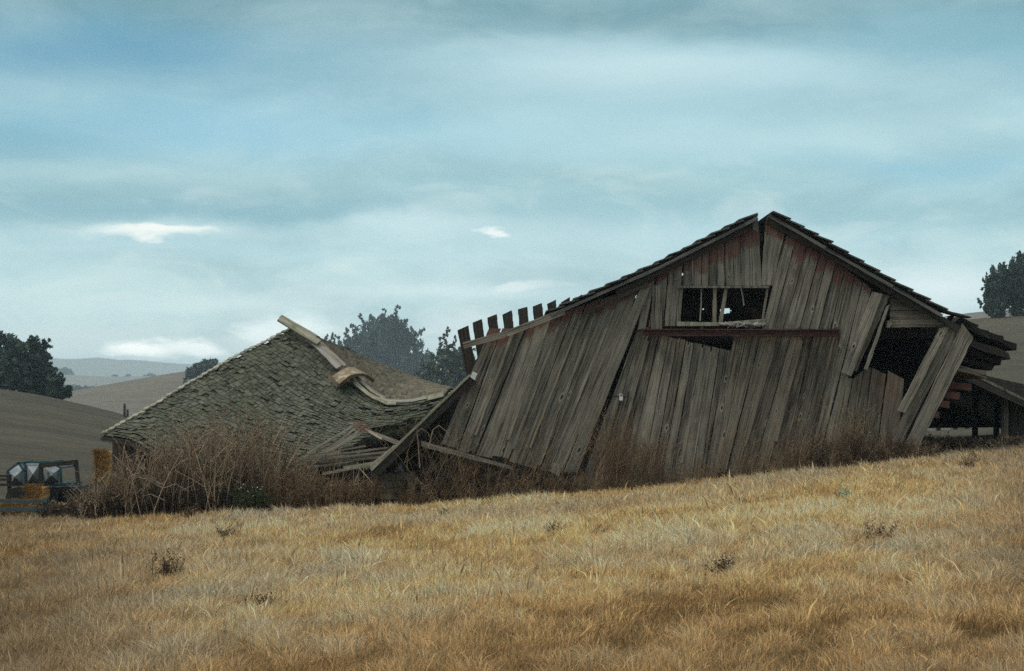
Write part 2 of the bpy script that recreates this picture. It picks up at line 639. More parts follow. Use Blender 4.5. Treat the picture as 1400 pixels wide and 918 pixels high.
M_SHING = wood('barn_shingle', (0.04, 0.038, 0.034), (0.16, 0.155, 0.14), (0.08, 0.08, 0.06), 0.3, knots=False, grain=0.5)
M_MOSSY = wood('mossy_plank', (0.10, 0.095, 0.07), (0.38, 0.36, 0.28), (0.16, 0.12, 0.06), 0.4, knots=False, moss=(0.12, 0.125, 0.06))
M_ROOF = wood('mossy_shingle', (0.020, 0.022, 0.016), (0.125, 0.130, 0.092), (0.085, 0.072, 0.042), 0.4, knots=False, grain=0.35, moss=(0.058, 0.064, 0.036))
M_ROOFB = wood('brown_shingle', (0.028, 0.023, 0.016), (0.16, 0.135, 0.09), (0.11, 0.066, 0.034), 0.5, knots=False, grain=0.35, moss=(0.075, 0.068, 0.034))
M_LATH = wood('lath_wood', (0.10, 0.085, 0.065), (0.38, 0.34, 0.27), (0.22, 0.09, 0.06), 0.35, knots=False, paint=(0.20, 0.065, 0.045))
M_RUST = simple('rusted_steel', (0.028, 0.012, 0.010), (0.085, 0.034, 0.026), 4, 0.7, 6, 0.2, 0.2, 0.0, (0.14, 0.06, 0.035), 14, stretch=(0.3, 1, 3))
M_PAPER = simple('paper', (0.5, 0.52, 0.5), (0.66, 0.68, 0.66), 6, 0.7)
M_BLUE = simple('blue_paint', (0.015, 0.05, 0.062), (0.03, 0.10, 0.12), 5, 0.55, 5, 0.2, 0, 0.0, (0.07, 0.05, 0.04), 9)
M_HOPPER = simple('galvanised_sheet', (0.12, 0.14, 0.145), (0.30, 0.33, 0.33), 2.5, 0.5, 5, 0.3, 0, 0.3, (0.2, 0.2, 0.19), 10)
M_HAY = simple('hay', (0.20, 0.10, 0.025), (0.42, 0.23, 0.06), 9, 0.9, 6, 0.4, 0.6, 0, (0.15, 0.085, 0.03), 16)
M_GREYP = simple('grey_fence_board', (0.05, 0.065, 0.065), (0.11, 0.13, 0.12), 4, 0.85)
M_WHITEP = simple('faded_white_paint', (0.20, 0.22, 0.21), (0.42, 0.44, 0.41), 5, 0.8, 5, 0.3, 0, 0, (0.2, 0.2, 0.17), 12)
M_METAL = simple('brass_padlock', (0.60, 0.60, 0.55), (0.75, 0.74, 0.68), 8, 0.45, metal=0.2)
M_IRON = simple('black_iron', (0.012, 0.011, 0.010), (0.03, 0.025, 0.022), 8, 0.6)
M_BARK = simple('bark', (0.045, 0.04, 0.035), (0.12, 0.105, 0.09), 6, 0.9, bump=0.4)
M_STONE = simple('stone', (0.16, 0.155, 0.14), (0.34, 0.33, 0.30), 3, 0.9, bump=0.5)
M_STALK = simple('bleached_stalk', (0.16, 0.125, 0.085), (0.34, 0.285, 0.21), 7, 0.9)
M_LEAFA = colour_attr_mat('leaf', 0.25)
M_GRASS = colour_attr_mat('dry_grass', 0.30)
M_WEED = colour_attr_mat('dead_weed', 0.15)


def ground_mat(name, c0, c1, c2, fine=9.0, strk=(1, 1, 1)):
    m_ = bpy.data.materials.new(name)
    m_.use_nodes = True
    t = m_.node_tree
    t.nodes.clear()
    h = NT(t)
    pos = h.new('ShaderNodeTexCoord').outputs['Object']
    a = h.noise(h.mapping(pos, (0.6, 1, 1)), 0.045, 9, 0.68, 0.5)
    b_ = h.noise(h.mapping(pos, strk), fine, 5, 0.7)
    d_ = h.noise(h.mapping(pos, (0.22, 1.0, 1.0)), 0.22, 7, 0.7, 0.3)
    c = h.mix(h.rng(a, 0.35, 0.65), (*c0, 1), (*c1, 1))
    c = h.mix(h.rng(b_, 0.40, 0.66, 0, 0.75), c, (*c2, 1))
    c = h.mix(h.rng(d_, 0.46, 0.64, 0, 0.5), c, tuple(v * 0.62 for v in c0) + (1,))
    b = h.new('ShaderNodeBsdfPrincipled')
    h.put(b.inputs['Base Color'], c)
    b.inputs['Roughness'].default_value = 0.95
    b.inputs['Specular IOR Level'].default_value = 0.1
    bp = h.new('ShaderNodeBump')
    bp.inputs['Strength'].default_value = 0.7
    bp.inputs['Distance'].default_value = 0.25
    h.put(bp.inputs['Height'], b_)
    h.put(b.inputs['Normal'], bp.outputs[0])
    o = h.new('ShaderNodeOutputMaterial')
    h.put(o.inputs[0], b.outputs[0])
    return m_


M_SOIL = ground_mat('dry_field', (0.058, 0.053, 0.037), (0.104, 0.090, 0.060), (0.034, 0.031, 0.023), 2.2, (0.35, 1, 1))
M_HILL = ground_mat('dry_hill', (0.135, 0.121, 0.094), (0.165, 0.147, 0.112), (0.09, 0.081, 0.064), 0.5, (0.35, 1, 1))
M_FARH = ground_mat('far_hill', (0.15, 0.145, 0.115), (0.18, 0.17, 0.13), (0.11, 0.105, 0.085), 0.1)


# ---------------------------------------------------------------- terrain
def build_ground():
    Ys = np.concatenate([np.linspace(-60, 6, 14), np.linspace(8, 62, 110), np.linspace(63, 200, 90), np.linspace(203, 420, 50)])
    S = np.linspace(-1.0, 1.0, 181)
    V = []
    for Y in Ys:
        half = max(45.0, 0.62 * abs(Y) + 20)
        xs = S * half
        V.append(np.stack([xs, np.full_like(xs, Y), ground_z(xs, np.full_like(xs, Y))], 1))
    V = np.concatenate(V)
    n = len(S)
    i, j = np.meshgrid(np.arange(len(Ys) - 1), np.arange(n - 1), indexing='ij')
    a = (i * n + j).ravel()
    loops = np.stack([a, a + 1, a + n + 1, a + n], 1).ravel()
    o = raw_mesh('ground', V, loops, np.full(len(a), 4), M_SOIL)
    o.data.polygons.foreach_set('use_smooth', np.ones(len(o.data.polygons), dtype=bool))
    tag(o, 'dry brown field and pasture slopes', None, None, 'structure')


def ridge(name, pts, Y, depth, base, mat, label, rough=0.0, seed=1):
    """a long hill whose crest is given as photograph points carried to distance Y"""
    xs = np.linspace(pts[0][0], pts[-1][0], 120)
    ys = np.interp(xs, [p[0] for p in pts], [p[1] for p in pts])
    ker = np.ones(7) / 7
    ys = np.convolve(np.pad(ys, 3, 'edge'), ker, 'valid')
    top = CAMZ + (540 - ys) * Y / F
    X = (xs - 700) * Y / F
    rows = np.linspace(-1, 1, 41)
    V = []
    for r_ in rows:
        f = (1 - r_ * r_) ** 1.0
        z = base + (top - base) * f + rough * (vn(X * 6 / depth + 7, np.full_like(X, r_ * 6 + 9), seed) - .5) * (1 - abs(r_)) * 2
        V.append(np.stack([X, np.full_like(X, Y + r_ * depth), z], 1))
    V = np.concatenate(V)
    n = len(xs)
    i, j = np.meshgrid(np.arange(len(rows) - 1), np.arange(n - 1), indexing='ij')
    a = (i * n + j).ravel()
    loops = np.stack([a, a + 1, a + n + 1, a + n], 1).ravel()
    o = raw_mesh(name, V, loops, np.full(len(a), 4), mat)
    o.data.polygons.foreach_set('use_smooth', np.ones(len(o.data.polygons), dtype=bool))
    tag(o, label, None, None, 'structure')
    return o


build_ground()
ridge('hill', [(-500, 640), (-100, 600), (60, 562), (110, 546), (150, 534), (215, 521), (270, 510), (340, 503), (430, 520), (600, 540), (900, 545), (1250, 560)], 650, 280, -14, M_HILL, 'dry grassy hill behind the shingled shed', 0.8)
ridge('distant_hill', [(-900, 500), (-200, 508), (40, 513), (120, 515), (190, 516), (230, 518), (300, 520), (600, 519), (1000, 515), (1400, 515), (2100, 515)], 2200, 600, -16, M_FARH, 'pale distant hill on the horizon', 3)
ridge('hill', [(900, 520), (1050, 478), (1250, 440), (1330, 427), (1400, 424), (1700, 430), (2100, 450)], 700, 230, -14, M_HILL, 'pale far slope beyond the right ridge', 0.6)
ridge('mountain', [(-900, 500), (-100, 496), (60, 491), (110, 490), (160, 495), (215, 494), (262, 498), (350, 503), (500, 500), (900, 505), (1500, 500), (2100, 505)], 4100, 600, -16, M_FARH, 'faint blue mountain range on the horizon', 8)

# ---------------------------------------------------------------- haze
hb = MB()
hb.box((0, 2350, 33), (3600, 0, 0), (0, 2430, 0), (0, 0, 50))
M_HAZE = bpy.data.materials.new('haze')
M_HAZE.use_nodes = True
M_HAZE.node_tree.nodes.clear()
_h = NT(M_HAZE.node_tree)
pv = _h.new('ShaderNodeVolumePrincipled')
pv.inputs['Color'].default_value = (0.78, 0.93, 1.0, 1)
pv.inputs['Density'].default_value = 0.00026
_o = _h.new('ShaderNodeOutputMaterial')
_h.put(_o.inputs['Volume'], pv.outputs[0])
tag(hb.build('haze', M_HAZE), 'thin blue haze over the hills', None, None, 'stuff')

# ---------------------------------------------------------------- the collapsed barn
BY = 38.0
barn = empty('collapsed_barn', GP(960, BY + 5), 'collapsed grey plank barn leaning on the field, split gable with open loft window', 'barn')


def lines_panel(mb, lines, Y, paint=0.0, th=0.03, plen=0.28, batten=0.35, rr=None, jt=1.2, jb=4.0, gap=0.55):
    """planks between consecutive seam lines; a line is (top x, top y, bottom x, bottom y)"""
    for (a, b) in zip(lines, lines[1:]):
        y_ = Y + rng.uniform(-0.018, 0.018)
        dt, db = rng.uniform(-jt, jt), rng.uniform(-jb, jb)
        mb.board(P(a[0] + gap, a[1] + dt, y_), P(b[0] - gap, b[1] + dt, y_), P(b[2] - gap, b[3] + db, y_ ), P(a[2] + gap, a[3] + db, y_),
                 th, 8, rr, 0.007, 0.006, paint, plen * rng.uniform(.5, 1.3))
        # narrower strips: planks are seldom one width; add raised battens on some seams
        if rng.random() < batten:
            w = rng.uniform(2.2, 4.5)
            t0 = rng.uniform(0.0, 0.12)
            t1 = rng.uniform(0.75, 1.0)
            q = lambda t, o: P(b[0] + (b[2] - b[0]) * t + o, b[1] + (b[3] - b[1]) * t, y_ - 0.032)
            mb.board(q(t0, -w / 2), q(t0, w / 2), q(t1, w / 2), q(t1, -w / 2), 0.02, 8, rng.uniform(.5, 1), 0.006, 0.006)


def subdivide(lines, widths_px=13):
    """split wide planks at random, as the boards of the wall vary in width"""
    out = [lines[0]]
    for a, b in zip(lines, lines[1:]):
        w = abs(b[0] - a[0]) * .5 + abs(b[2] - a[2]) * .5
        if w > widths_px * 1.35 and rng.random() < 0.8:
            t = rng.uniform(.35, .65)
            out.append(tuple(a[i] + (b[i] - a[i]) * t for i in range(4)))
        out.append(b)
    return out


def dark_backing(q, Y):  # added dark sheet behind planks; blocks sky so seams stay dark
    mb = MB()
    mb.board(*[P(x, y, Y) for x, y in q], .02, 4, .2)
    mb.build('added_dark_backing', M_DARKW, barn)


# left part of the front
L = [(668, 449, 603, 609), (686, 449, 626, 616), (703, 449, 641, 619), (722, 442, 650, 621), (736, 437, 673, 625), (753, 432, 686, 627), (771, 427, 696, 629),
     (786, 422, 706, 633), (801, 417, 715, 637), (822, 408, 735, 642), (850, 399, 748, 647), (876, 390, 769, 650)]
mb = MB()
lines_panel(mb, L, BY - 0.06, 0.8, batten=0.45, jb=2.5, plen=.5)
mb.build('plank_wall', M_BARN, barn)
dark_backing([(672, 462), (870, 408), (760, 640), (618, 606)], BY + .06)
# the pale board nailed over its right end
mb = MB()
mb.board(P(876, 392, BY - .11), P(892, 386, BY - .08), P(789, 646, BY - .05), P(771, 646, BY - .11), 0.03, 10, 0.95, 0.01, 0.006, 0.7, 0.2)
mb.build('cover_board', M_BARN, barn)['label'] = 'long paler cover board'
# middle part under the loft
Cn = [(870, 451, 790, 674), (876, 452, 812, 674), (889, 454, 829, 674), (902, 456, 852, 674), (914, 460, 876, 672), (926, 463, 890, 670), (938, 466, 902, 669), (949, 469, 914, 668),
      (961, 471, 926, 667), (973, 474, 942, 666), (984, 477, 956, 665), (993, 478, 962, 664), (1003, 480, 972, 664)]
mb = MB()
lines_panel(mb, Cn, BY, 0.0, batten=0.5, jt=1.2)
mb.build('plank_wall', M_BARN, barn)
# right part under the loft
Rn = [(1003, 459, 970, 650), (1021, 458, 980, 650), (1040, 458, 993, 649), (1064, 457, 1008, 648), (1082, 457, 1030, 647), (1098, 457, 1050, 646),
      (1112, 457, 1070, 645), (1134, 457, 1086, 644), (1151, 455, 1106, 643)]
mb = MB()
lines_panel(mb, Rn, BY - 0.02, 0.0, batten=0.5)
mb.build('plank_wall', M_BARN2, barn)
# gable above, right half
U = [(1074, 322, 1040, 455), (1088, 326, 1055, 455), (1104, 334, 1071, 455), (1122, 345, 1092, 455), (1132, 352, 1105, 455), (1143, 361, 1118, 455), (1155, 368, 1135, 455), (1168, 376, 1151, 455)]
mb = MB()
lines_panel(mb, U, BY - 0.035, 0.8, batten=0.25, jb=1, plen=.55)
lines_panel(mb, [(1168, 376, 1107, 643), (1180, 386, 1117, 642), (1192, 396, 1127, 641)], BY - 0.01, 0.8, batten=0.2)
lines_panel(mb, [(1046, 305, 1040, 390), (1073, 320, 1057, 390)], BY - 0.02, 0.7, batten=0, jb=0.5)
lines_panel(mb, [(1057, 391, 1046, 452), (1062, 391, 1052, 452)], BY - 0.06, 0, batten=0, jb=.5)
mb.build('gable_boarding', M_BARN, barn)
# gable above, left half with boards around the window
G = [(934, 354, 934, 391), (947, 349, 947, 391), (960, 342, 959, 391), (970, 337, 969, 391), (981, 332, 980, 391), (991, 327, 991, 391), (1013, 316, 1013, 391), (1038, 304, 1042, 391)]
mb = MB()
lines_panel(mb, G, BY - 0.03, 0.9, batten=0.15, jb=0.6, plen=0.62)
lines_panel(mb, [(885, 380, 871, 455), (897, 376, 883, 453)], BY - 0.05, 0.9, batten=0, plen=0.3)
lines_panel(mb, [(898, 378, 886, 449), (914, 368, 907, 449)], BY - 0.02, 1.0, batten=0, plen=0.45)
lines_panel(mb, [(914, 366, 908, 449), (934, 356, 928, 449)], BY - 0.05, 0.7, batten=0, plen=0.3)
lines_panel(mb, [(892, 391, 889, 449), (907, 390, 905, 449)], BY - 0.075, 0.2, batten=0, plen=0.1)
mb.build('gable_boarding', M_BARN, barn)
dark_backing([(934, 366), (1036, 320), (1038, 388), (934, 388)], BY + .05)
dark_backing([(890, 390), (932, 370), (926, 449), (880, 449)], BY + .05)
dark_backing([(1076, 330), (1180, 398), (1135, 640), (1050, 640)], BY + .06)
dark_backing([(905, 462), (1000, 485), (1050, 640), (830, 640)], BY + .05)

# loft window
win = MB()
win.board(P(926, 391, BY - .085), P(1052, 391, BY - .085), P(1052, 394, BY - .085), P(926, 394, BY - .085), 0.05, 4, 0.3)
win.board(P(931, 393, BY - .06), P(934, 393, BY - .06), P(930, 443, BY - .06), P(927, 443, BY - .06), 0.08, 4, 0.5)
win.board(P(1048, 394, BY - .06), P(1051, 394, BY - .06), P(1044, 443, BY - .06), P(1041, 443, BY - .06), 0.08, 4, 0.5)
wo_ = win.build('window_frame', M_BARN, barn)
mb = MB()
mb.board(P(926, 440, BY - .10), P(984, 441, BY - .10), P(984, 446, BY - .10), P(926, 446, BY - .10), 0.1, 5, 0.8)
mb.board(P(985, 441, BY - .08), P(1046, 436, BY - .08), P(1046, 446, BY - .08), P(985, 446, BY - .08), 0.1, 5, 0.3)
mb.build('sill', M_MOSSY, wo_)
for (x0, x1, w, b0, b1) in ((977.5, 977, 5, 394, 442), (993, 985, 5, 394, 442)):
    mb = MB()
    mb.board(P(x0 - w / 2, b0, BY - .03), P(x0 + w / 2, b0, BY - .03), P(x1 + w / 2, b1, BY - .03), P(x1 - w / 2, b1, BY - .03), 0.05, 5, 0.8)
    mb.build('mullion', M_BARN2, wo_)
for (x0, y0, x1, y1) in ((959, 394, 957, 439), (1013, 394, 1017, 418)):
    mb = MB()
    mb.tube([P(x0, y0, BY + .02), P((x0 + x1) / 2 + .6, (y0 + y1) / 2, BY + .03), P(x1, y1, BY + .02)], 0.016, 0.013, 5, 0.7)
    mb.build('hanging_rod', M_PALE, wo_)
mb = MB()
for i in range(46):
    t = rng.random()
    mb.box(P(990 + 55 * t + rng.uniform(-3, 3), 446 - rng.random() * 6 * (1 - abs(t - .5)), BY - .1 + rng.uniform(-.05, .06)),
           (rng.uniform(.02, .07), rng.uniform(-.02, .02), rng.uniform(-.03, .03)), (0.0, .03, .01), (rng.uniform(-.01, .01), 0, rng.uniform(.008, .02)))
mb.build('nest_debris', M_PALE, wo_)

# rusted door track under the loft
mb = MB()
a, b = P(880, 454.5, BY - .22), P(1147, 455, BY - .22)
mb.beam(a, b, 0.12, 0.13, rn=.5)
mb.beam(a + Vector((-.06, -.02, .055)), b + Vector((0.02, -.02, .055)), 0.17, 0.025, rn=.8)
mb.beam(a + Vector((0.1, -.02, -.07)), b + Vector((0, -.02, -.07)), 0.16, 0.02, rn=.2)
for t in (.02, .3, .55, .8, .985):
    q = a.lerp(b, t)
    mb.box(q + Vector((0, .05, .02)), (.02, 0, 0), (0, .13, 0), (0, 0, .085), rn=.1)
mb.build('door_track', M_RUST, barn)

# loose boards on the right
for (q, Yo, mat, rr) in (
        (((1193, 399), (1207, 402), (1164, 515), (1150, 509)), -0.14, M_BARN, .75),
        (((1205, 402), (1217, 405), (1171, 508), (1160, 505)), -0.05, M_BARN2, .35),
        (((1212, 419), (1217, 416), (1186, 506), (1181, 505)), -0.10, M_BARN, .8),
        (((1285, 449), (1299, 446), (1238, 565), (1227, 562)), -0.12, M_BARN, .9),
        (((1298, 447), (1310, 454), (1231, 610), (1217, 604)), -0.06, M_BARN, .35),
        (((1316, 443), (1331, 462), (1254, 616), (1237, 609)), -0.16, M_BARN, .55),
        (((1308, 452), (1317, 456), (1243, 600), (1236, 598)), 0.03, M_DARKW, .5)):
    mb = MB()
    mb.board(*[P(x, y, BY + Yo) for x, y in q], 0.035, 9, rr, 0.012, 0.008, 0.25, 0.15)
    mb.build('loose_board', mat, barn)
mb = MB()
lines_panel(mb, [(1152, 516, 1127, 641), (1166, 518, 1142, 640), (1181, 507, 1158, 639), (1192, 503, 1176, 638), (1212, 512, 1196, 636)], BY + 0.0, 0, batten=0.1)
lines_panel(mb, [(1214, 507, 1197, 636), (1237, 519, 1224, 634)], BY - 0.02, 0, batten=0, jt=0)
mb.build('rust_stained_boarding', M_RUSTW, barn)
# siding panel in the right corner of the gable, laid flat
mb = MB()
mb.board(P(1217, 425, BY - .02), P(1217, 448, BY - .02), P(1312, 447, BY - .02), P(1268, 426, BY - .02), 0.03, 8, .45)
mb.board(P(1217, 404, BY + .0), P(1217, 424, BY + .0), P(1268, 425, BY + .0), P(1240, 411, BY + .0), 0.03, 6, .1)
mb.board(P(1213, 439, BY - .05), P(1219, 438, BY - .05), P(1219, 448, BY - .05), P(1212, 448, BY - .05), 0.06, 3, .9)
mb.build('siding', M_BARN2, barn)

# roof slopes, long shingled slabs running back 11 m
def course_slope(mb, pts, Y0, Y1, step=0.30, lift=0.05):
    """stepped shingle courses: pts is the rake line from the ridge to the eave"""
    P0 = [Vector(p) for p in pts]
    for a, b in zip(P0, P0[1:]):
        d = b - a
        n = max(1, int(d.length / step))
        dn_ = d.normalized()
        up = Vector((-dn_.z, 0, dn_.x))
        if up.z < 0:
            up = -up
        for i in range(n):
            s0 = a + d * (i / n)
            s1 = a + d * ((i + 1.22) / n)
            yj = rng.uniform(-.03, .03)
            Yy = Y0
            while Yy < Y1 - .1:
                ln = rng.uniform(1.5, 2.6)
                Ye = min(Yy + ln, Y1)
                lo = up * (lift + rng.uniform(-.008, .014))
                c = (s0 + s1) / 2
                c = Vector((c.x, (Yy + Ye) / 2 + (yj if Yy == Y0 else 0), c.z)) + lo * 0.55
                dd = (s1 + lo - s0)
                mb.box(c, dd / 2, (0, (Ye - Yy) / 2 - .004, 0), up * 0.014)
                Yy = Ye


mb = MB()
course_slope(mb, [P(1033, 294, BY), P(900, 361, BY), P(790, 411, BY), P(752, 428, BY)], BY - .28, BY + 10)
mb.build('shingle_roof', M_SHING, barn)
mb = MB()
course_slope(mb, [P(1054, 291, BY), P(1130, 334, BY), P(1215, 385, BY), P(1286, 424, BY)], BY - .28, BY + 10)
mb.build('shingle_roof', M_SHING, barn)


def slab(mb, pts, Y0, Y1, th, off=0.0, rn=.3):
    for a, b in zip(pts, pts[1:]):
        a, b = Vector(a), Vector(b)
        d = (b - a).normalized()
        up = Vector((-d.z, 0, d.x))
        if up.z < 0:
            up = -up
        c = (a + b) / 2 - up * (off + th / 2)
        mb.box(Vector((c.x, (Y0 + Y1) / 2, c.z)), (b - a) / 2 * 1.004, (0, (Y1 - Y0) / 2, 0), up * th / 2, rn)


# sheathing decks under the shingles
mb = MB()
slab(mb, [P(1034, 294, BY), P(900, 361, BY), P(770, 420, BY)], BY - .2, BY + 10, .03, 0.0)
mb.build('roof_deck', M_DARKW, barn)
mb = MB()
slab(mb, [P(1053, 291, BY), P(1130, 334, BY), P(1222, 389, BY)], BY - .2, BY + 10, .03, 0.0)
slab(mb, [P(1222, 389, BY + 1), P(1316, 443, BY + 1)], BY + 1.2, BY + 10, .03, 0.06)
mb.build('roof_deck', M_DARKW, barn)


def rake(pts, Yf, w, th, off, mat, name='rake_board', rn=.4):
    mb = MB()
    for a, b in zip(pts, pts[1:]):
        a, b = P(*a, Yf), P(*b, Yf)
        d = (b - a).normalized()
        dn_ = Vector((d.z, 0, -d.x))
        if dn_.z > 0:
            dn_ = -dn_
        mb.board(a + dn_ * off, a + dn_ * (off + w), b + dn_ * (off + w), b + dn_ * off, th, 8, rn, 0.006, 0.004)
    return mb.build(name, mat, barn)


rake([(1035, 296), (900, 364), (792, 412), (752, 429)], BY - .25, 0.06, .04, .006, M_SHING, rn=.75)
rake([(1034, 299), (900, 367), (840, 396)], BY - .17, 0.12, .04, .022, M_DARKW, rn=.5)
rake([(770, 421), (690, 452), (632, 468)], BY - .23, 0.125, .045, .01, M_BARN, rn=.85)
rake([(1054, 293), (1130, 337), (1222, 390), (1290, 430)], BY - .25, 0.065, .04, .006, M_SHING, rn=.6)
rake([(1055, 298), (1130, 341), (1222, 395), (1316, 447)], BY - .16, 0.12, .04, .012, M_DARKW, rn=.4)
rake([(885, 386), (800, 426)], BY - .19, 0.07, .03, .0, M_DARKW, 'rake_board', .8)
# ridge ends: the torn edge of each slope at the split
mb = MB()
mb.board(P(1030, 296, BY - .22), P(1036, 291, BY - .22), P(1036, 318, BY - .22), P(1029, 314, BY - .22), 0.06, 3, .2)
mb.board(P(1047, 300, BY - .1), P(1055, 291, BY - .2), P(1047, 330, BY + .3), P(1039, 350, BY + .3), 0.04, 4, .3)
mb.build('torn_ridge_board', M_SHING, barn)

# bare sheathing boards standing above the left rake
for (x, yt, yb, w, lean) in ((625, 447, 520, 15, 14), (646, 439, 505, 13, 9), (666, 432, 468, 13, 5), (687, 427, 462, 13, 4), (708, 422, 452, 13, 3), (728, 417, 442, 13, 3), (748, 412, 436, 12, 2), (767, 410, 430, 12, 2), (787, 403, 422, 9, 1)):
    mb = MB()
    Yb = BY + rng.uniform(.05, .2)
    mb.board(P(x, yt + 3, Yb), P(x + w, yt - 2, Yb), P(x + w + lean, yb, Yb), P(x + lean, yb + 2, Yb), 0.03, 5, rng.uniform(.2, .7), .006, .006, 0, .1, None, 0.03)
    mb.build('sheathing_board', M_DARKW if x > 0 else M_BARN, barn)

# stepped sheathing ends on the right eave
for (xr, yr, ln, sl, th_, mt) in ((1336, 449, 26, .5, 9, 0), (1352, 459, 30, .45, 9, 0), (1374, 466, 44, .38, 9, 0), (1391, 475, 70, .36, 10, 0), (1380, 487, 70, .34, 9, 0), (1369, 496, 70, .34, 9, 0), (1357, 504, 70, .32, 9, 0), (1347, 512, 62, .22, 9, 1)):
    mb = MB()
    Yb = BY + rng.uniform(.1, .4)
    mb.board(P(xr - ln, yr - ln * sl - th_ / 2, Yb), P(xr - ln, yr - ln * sl + th_ / 2, Yb), P(xr, yr + th_ / 2, Yb), P(xr, yr - th_ / 2, Yb), 2.2, 4, rng.random(), .012, .02, 0, .2, None, .05)
    mb.build('eave_board', M_BARN2 if mt else M_BLACKW, barn)
mb = MB()
for (x, y, w, hh) in ((1297, 430, 9, 13), (1309, 435, 10, 14), (1324, 446, 11, 16)):
    mb.board(P(x, y + 2, BY + .3), P(x + w, y, BY + .3), P(x + w - 6, y + hh, BY + .3), P(x - 6, y + hh + 2, BY + .3), .05, 2, .4)
mb.board(P(1288, 423, BY - .1), P(1288, 426, BY - .1), P(1328, 435, BY - .1), P(1328, 433, BY - .1), .4, 4, .6)
mb.build('shingle_scrap', M_DARKW, barn)
for (x, y) in ((1318, 529), (1302, 541), (1288, 553), (1274, 567)):
    mb = MB()
    Yb = BY + .35
    mb.board(P(x - 40, y - 9, Yb + .3), P(x - 40, y + 0, Yb + .3), P(x + 8, y + 5, Yb), P(x + 8, y - 4, Yb), .16, 4, rng.uniform(.3, .8))
    mb.build('rafter', M_REDW, barn)

# fallen piece of roof against the left side
mb = MB()
pa_, pb_ = P(643, 513, BY - .1), P(508, 643, BY - .5)
for k in range(9):
    ya = k * 0.55
    mb.board(pa_ + Vector((0, ya, 0)), pa_ + Vector((0, ya + .54, 0)), pb_ + Vector((0, ya + .54, 0)), pb_ + Vector((0, ya, 0)), .03, 6, rng.random(), .01, .004, back=(0.5, 0, -0.6))
mb.build('fallen_roof', M_ROOFB, barn)
mb = MB()
d = (pb_ - pa_).normalized()
nn = Vector((-d.z, 0, d.x))
if nn.z > 0:
    nn = -nn
mb.board(pa_ + Vector((0, -.06, 0)) - nn * .03, pa_ + Vector((0, -.06, 0)) + nn * .02, pb_ + Vector((0, -.06, 0)) + nn * .02, pb_ + Vector((0, -.06, 0)) - nn * .03, .05, 8, .7)
mb.build('rake_board', M_MOSSY, barn)
mb = MB()
mb.board(pa_ + Vector((0, -.02, 0)) + nn * .02, pa_ + Vector((0, -.02, 0)) + nn * .16, pb_ + Vector((0, -.02, 0)) + nn * .18, pb_ + Vector((0, -.02, 0)) + nn * .02, .05, 8, .3)
mb.build('rafter', M_DARKW, barn)
# foot plank and sagging sill under the left wall
mb = MB()
mb.board(P(576, 603, BY - .28), P(576, 611, BY - .28), P(700, 642, BY - .2), P(700, 638, BY - .2), .08, 8, .8)
mb.build('sill_board', M_BARN, barn)
mb = MB()
mb.board(P(600, 608, BY + .0), P(600, 622, BY + .0), P(764, 655, BY), P(764, 644, BY), .1, 8, .3)
mb.build('sill_beam', M_DARKW, barn)
mb = MB()
mb.board(P(756, 633, BY - .2), P(767, 636, BY - .2), P(765, 652, BY - .2), P(753, 646, BY - .2), .06, 3, .8)
mb.build('split_board', M_BARN, barn)
# posts in the dark under the wall
for x in (612, 650, 690, 735, 775):
    mb = MB()
    mb.beam(GP(x, BY + .5, -.1), P(x + 14, 560, BY + .5), .16, .16, up=(0, 1, 0), rn=rng.random())
    mb.build('post', M_DARKW, barn)
# padlock on its hasp
mb = MB()
mb.box(P(849, 545, BY - .08), (.035, 0, 0), (0, .015, 0), (0, 0, .04), .6)
mb.tube([P(849 + math.cos(t) * 1.9, 541.5 - math.sin(t) * 3, BY - .08) for t in np.linspace(0, math.pi, 7)], .007, .007, 5, .5)
pl = mb.build('padlock', M_METAL, barn)
mb = MB()
mb.tube([P(834, 537, BY - .09), P(838, 542, BY - .06), P(848, 543, BY - .07), P(858, 543, BY - .07), P(859, 536, BY - .06)], .014, .014, 5, .4)
mb.build('hasp', M_IRON, pl)
# scrap of paper
mb = MB()
mb.board(P(646, 508, BY - .18), P(653, 511, BY - .18), P(649, 520, BY - .18), P(643, 516, BY - .18), .004, 3, .8)
mb.build('paper_notice', M_PAPER, barn)['label'] = 'small white paper notice'

# the back gable, boards with knot holes and gaps that let the sky through
def back_wall():
    Yw = BY + 10.2
    poly = [(560, 700), (560, 597), (640, 520), (690, 482), (790, 448), (900, 392), (1035, 330), (1060, 330), (1140, 380), (1225, 440), (1225, 700)]
    k = BY / Yw

    def top(px):
        return np.interp(px, [p[0] for p in poly[1:-1]], [p[1] for p in poly[1:-1]])
    holes = [(973, 397, 3, 2.2), (961.5, 422, 2, 2), (992, 425, 7, 4.2), (983, 459, 0, 0)]
    mb = MB()
    px = 560.0
    cells = np.arange(560, 1226, 2.2)
    for i, x0 in enumerate(cells[:-1]):
        x1 = cells[i + 1]
        t = top((x0 + x1) / 2) * 1.0
        segs = [t, 700.0]
        for (hx, hy, rx, ry) in holes:
            if rx and abs((x0 + x1) / 2 - hx) < rx:
                hh = ry * math.sqrt(1 - ((x0 + x1) / 2 - hx) ** 2 / rx ** 2) * rng.uniform(.8, 1.1)
                segs = [t, hy - hh, hy + hh, 700.0]
        rn_ = (int(i / 8) * 0.377) % 1
        for a_, b_ in zip(segs[::2], segs[1::2]):
            ids = [mb.vert(P(x, y, Yw), (x * .02, y * .02), rn_) for x, y in ((x0, a_), (x1, a_), (x1, b_), (x0, b_))]
            mb.face(*ids)
            ids2 = [mb.vert(P(x, y, Yw) + Vector((0, .03, 0)), (x * .02, y * .02), rn_) for x, y in ((x0, a_), (x1, a_), (x1, b_), (x0, b_))]
            mb.face(*reversed(ids2))
    mb.build('back_wall', M_DARKW, barn)


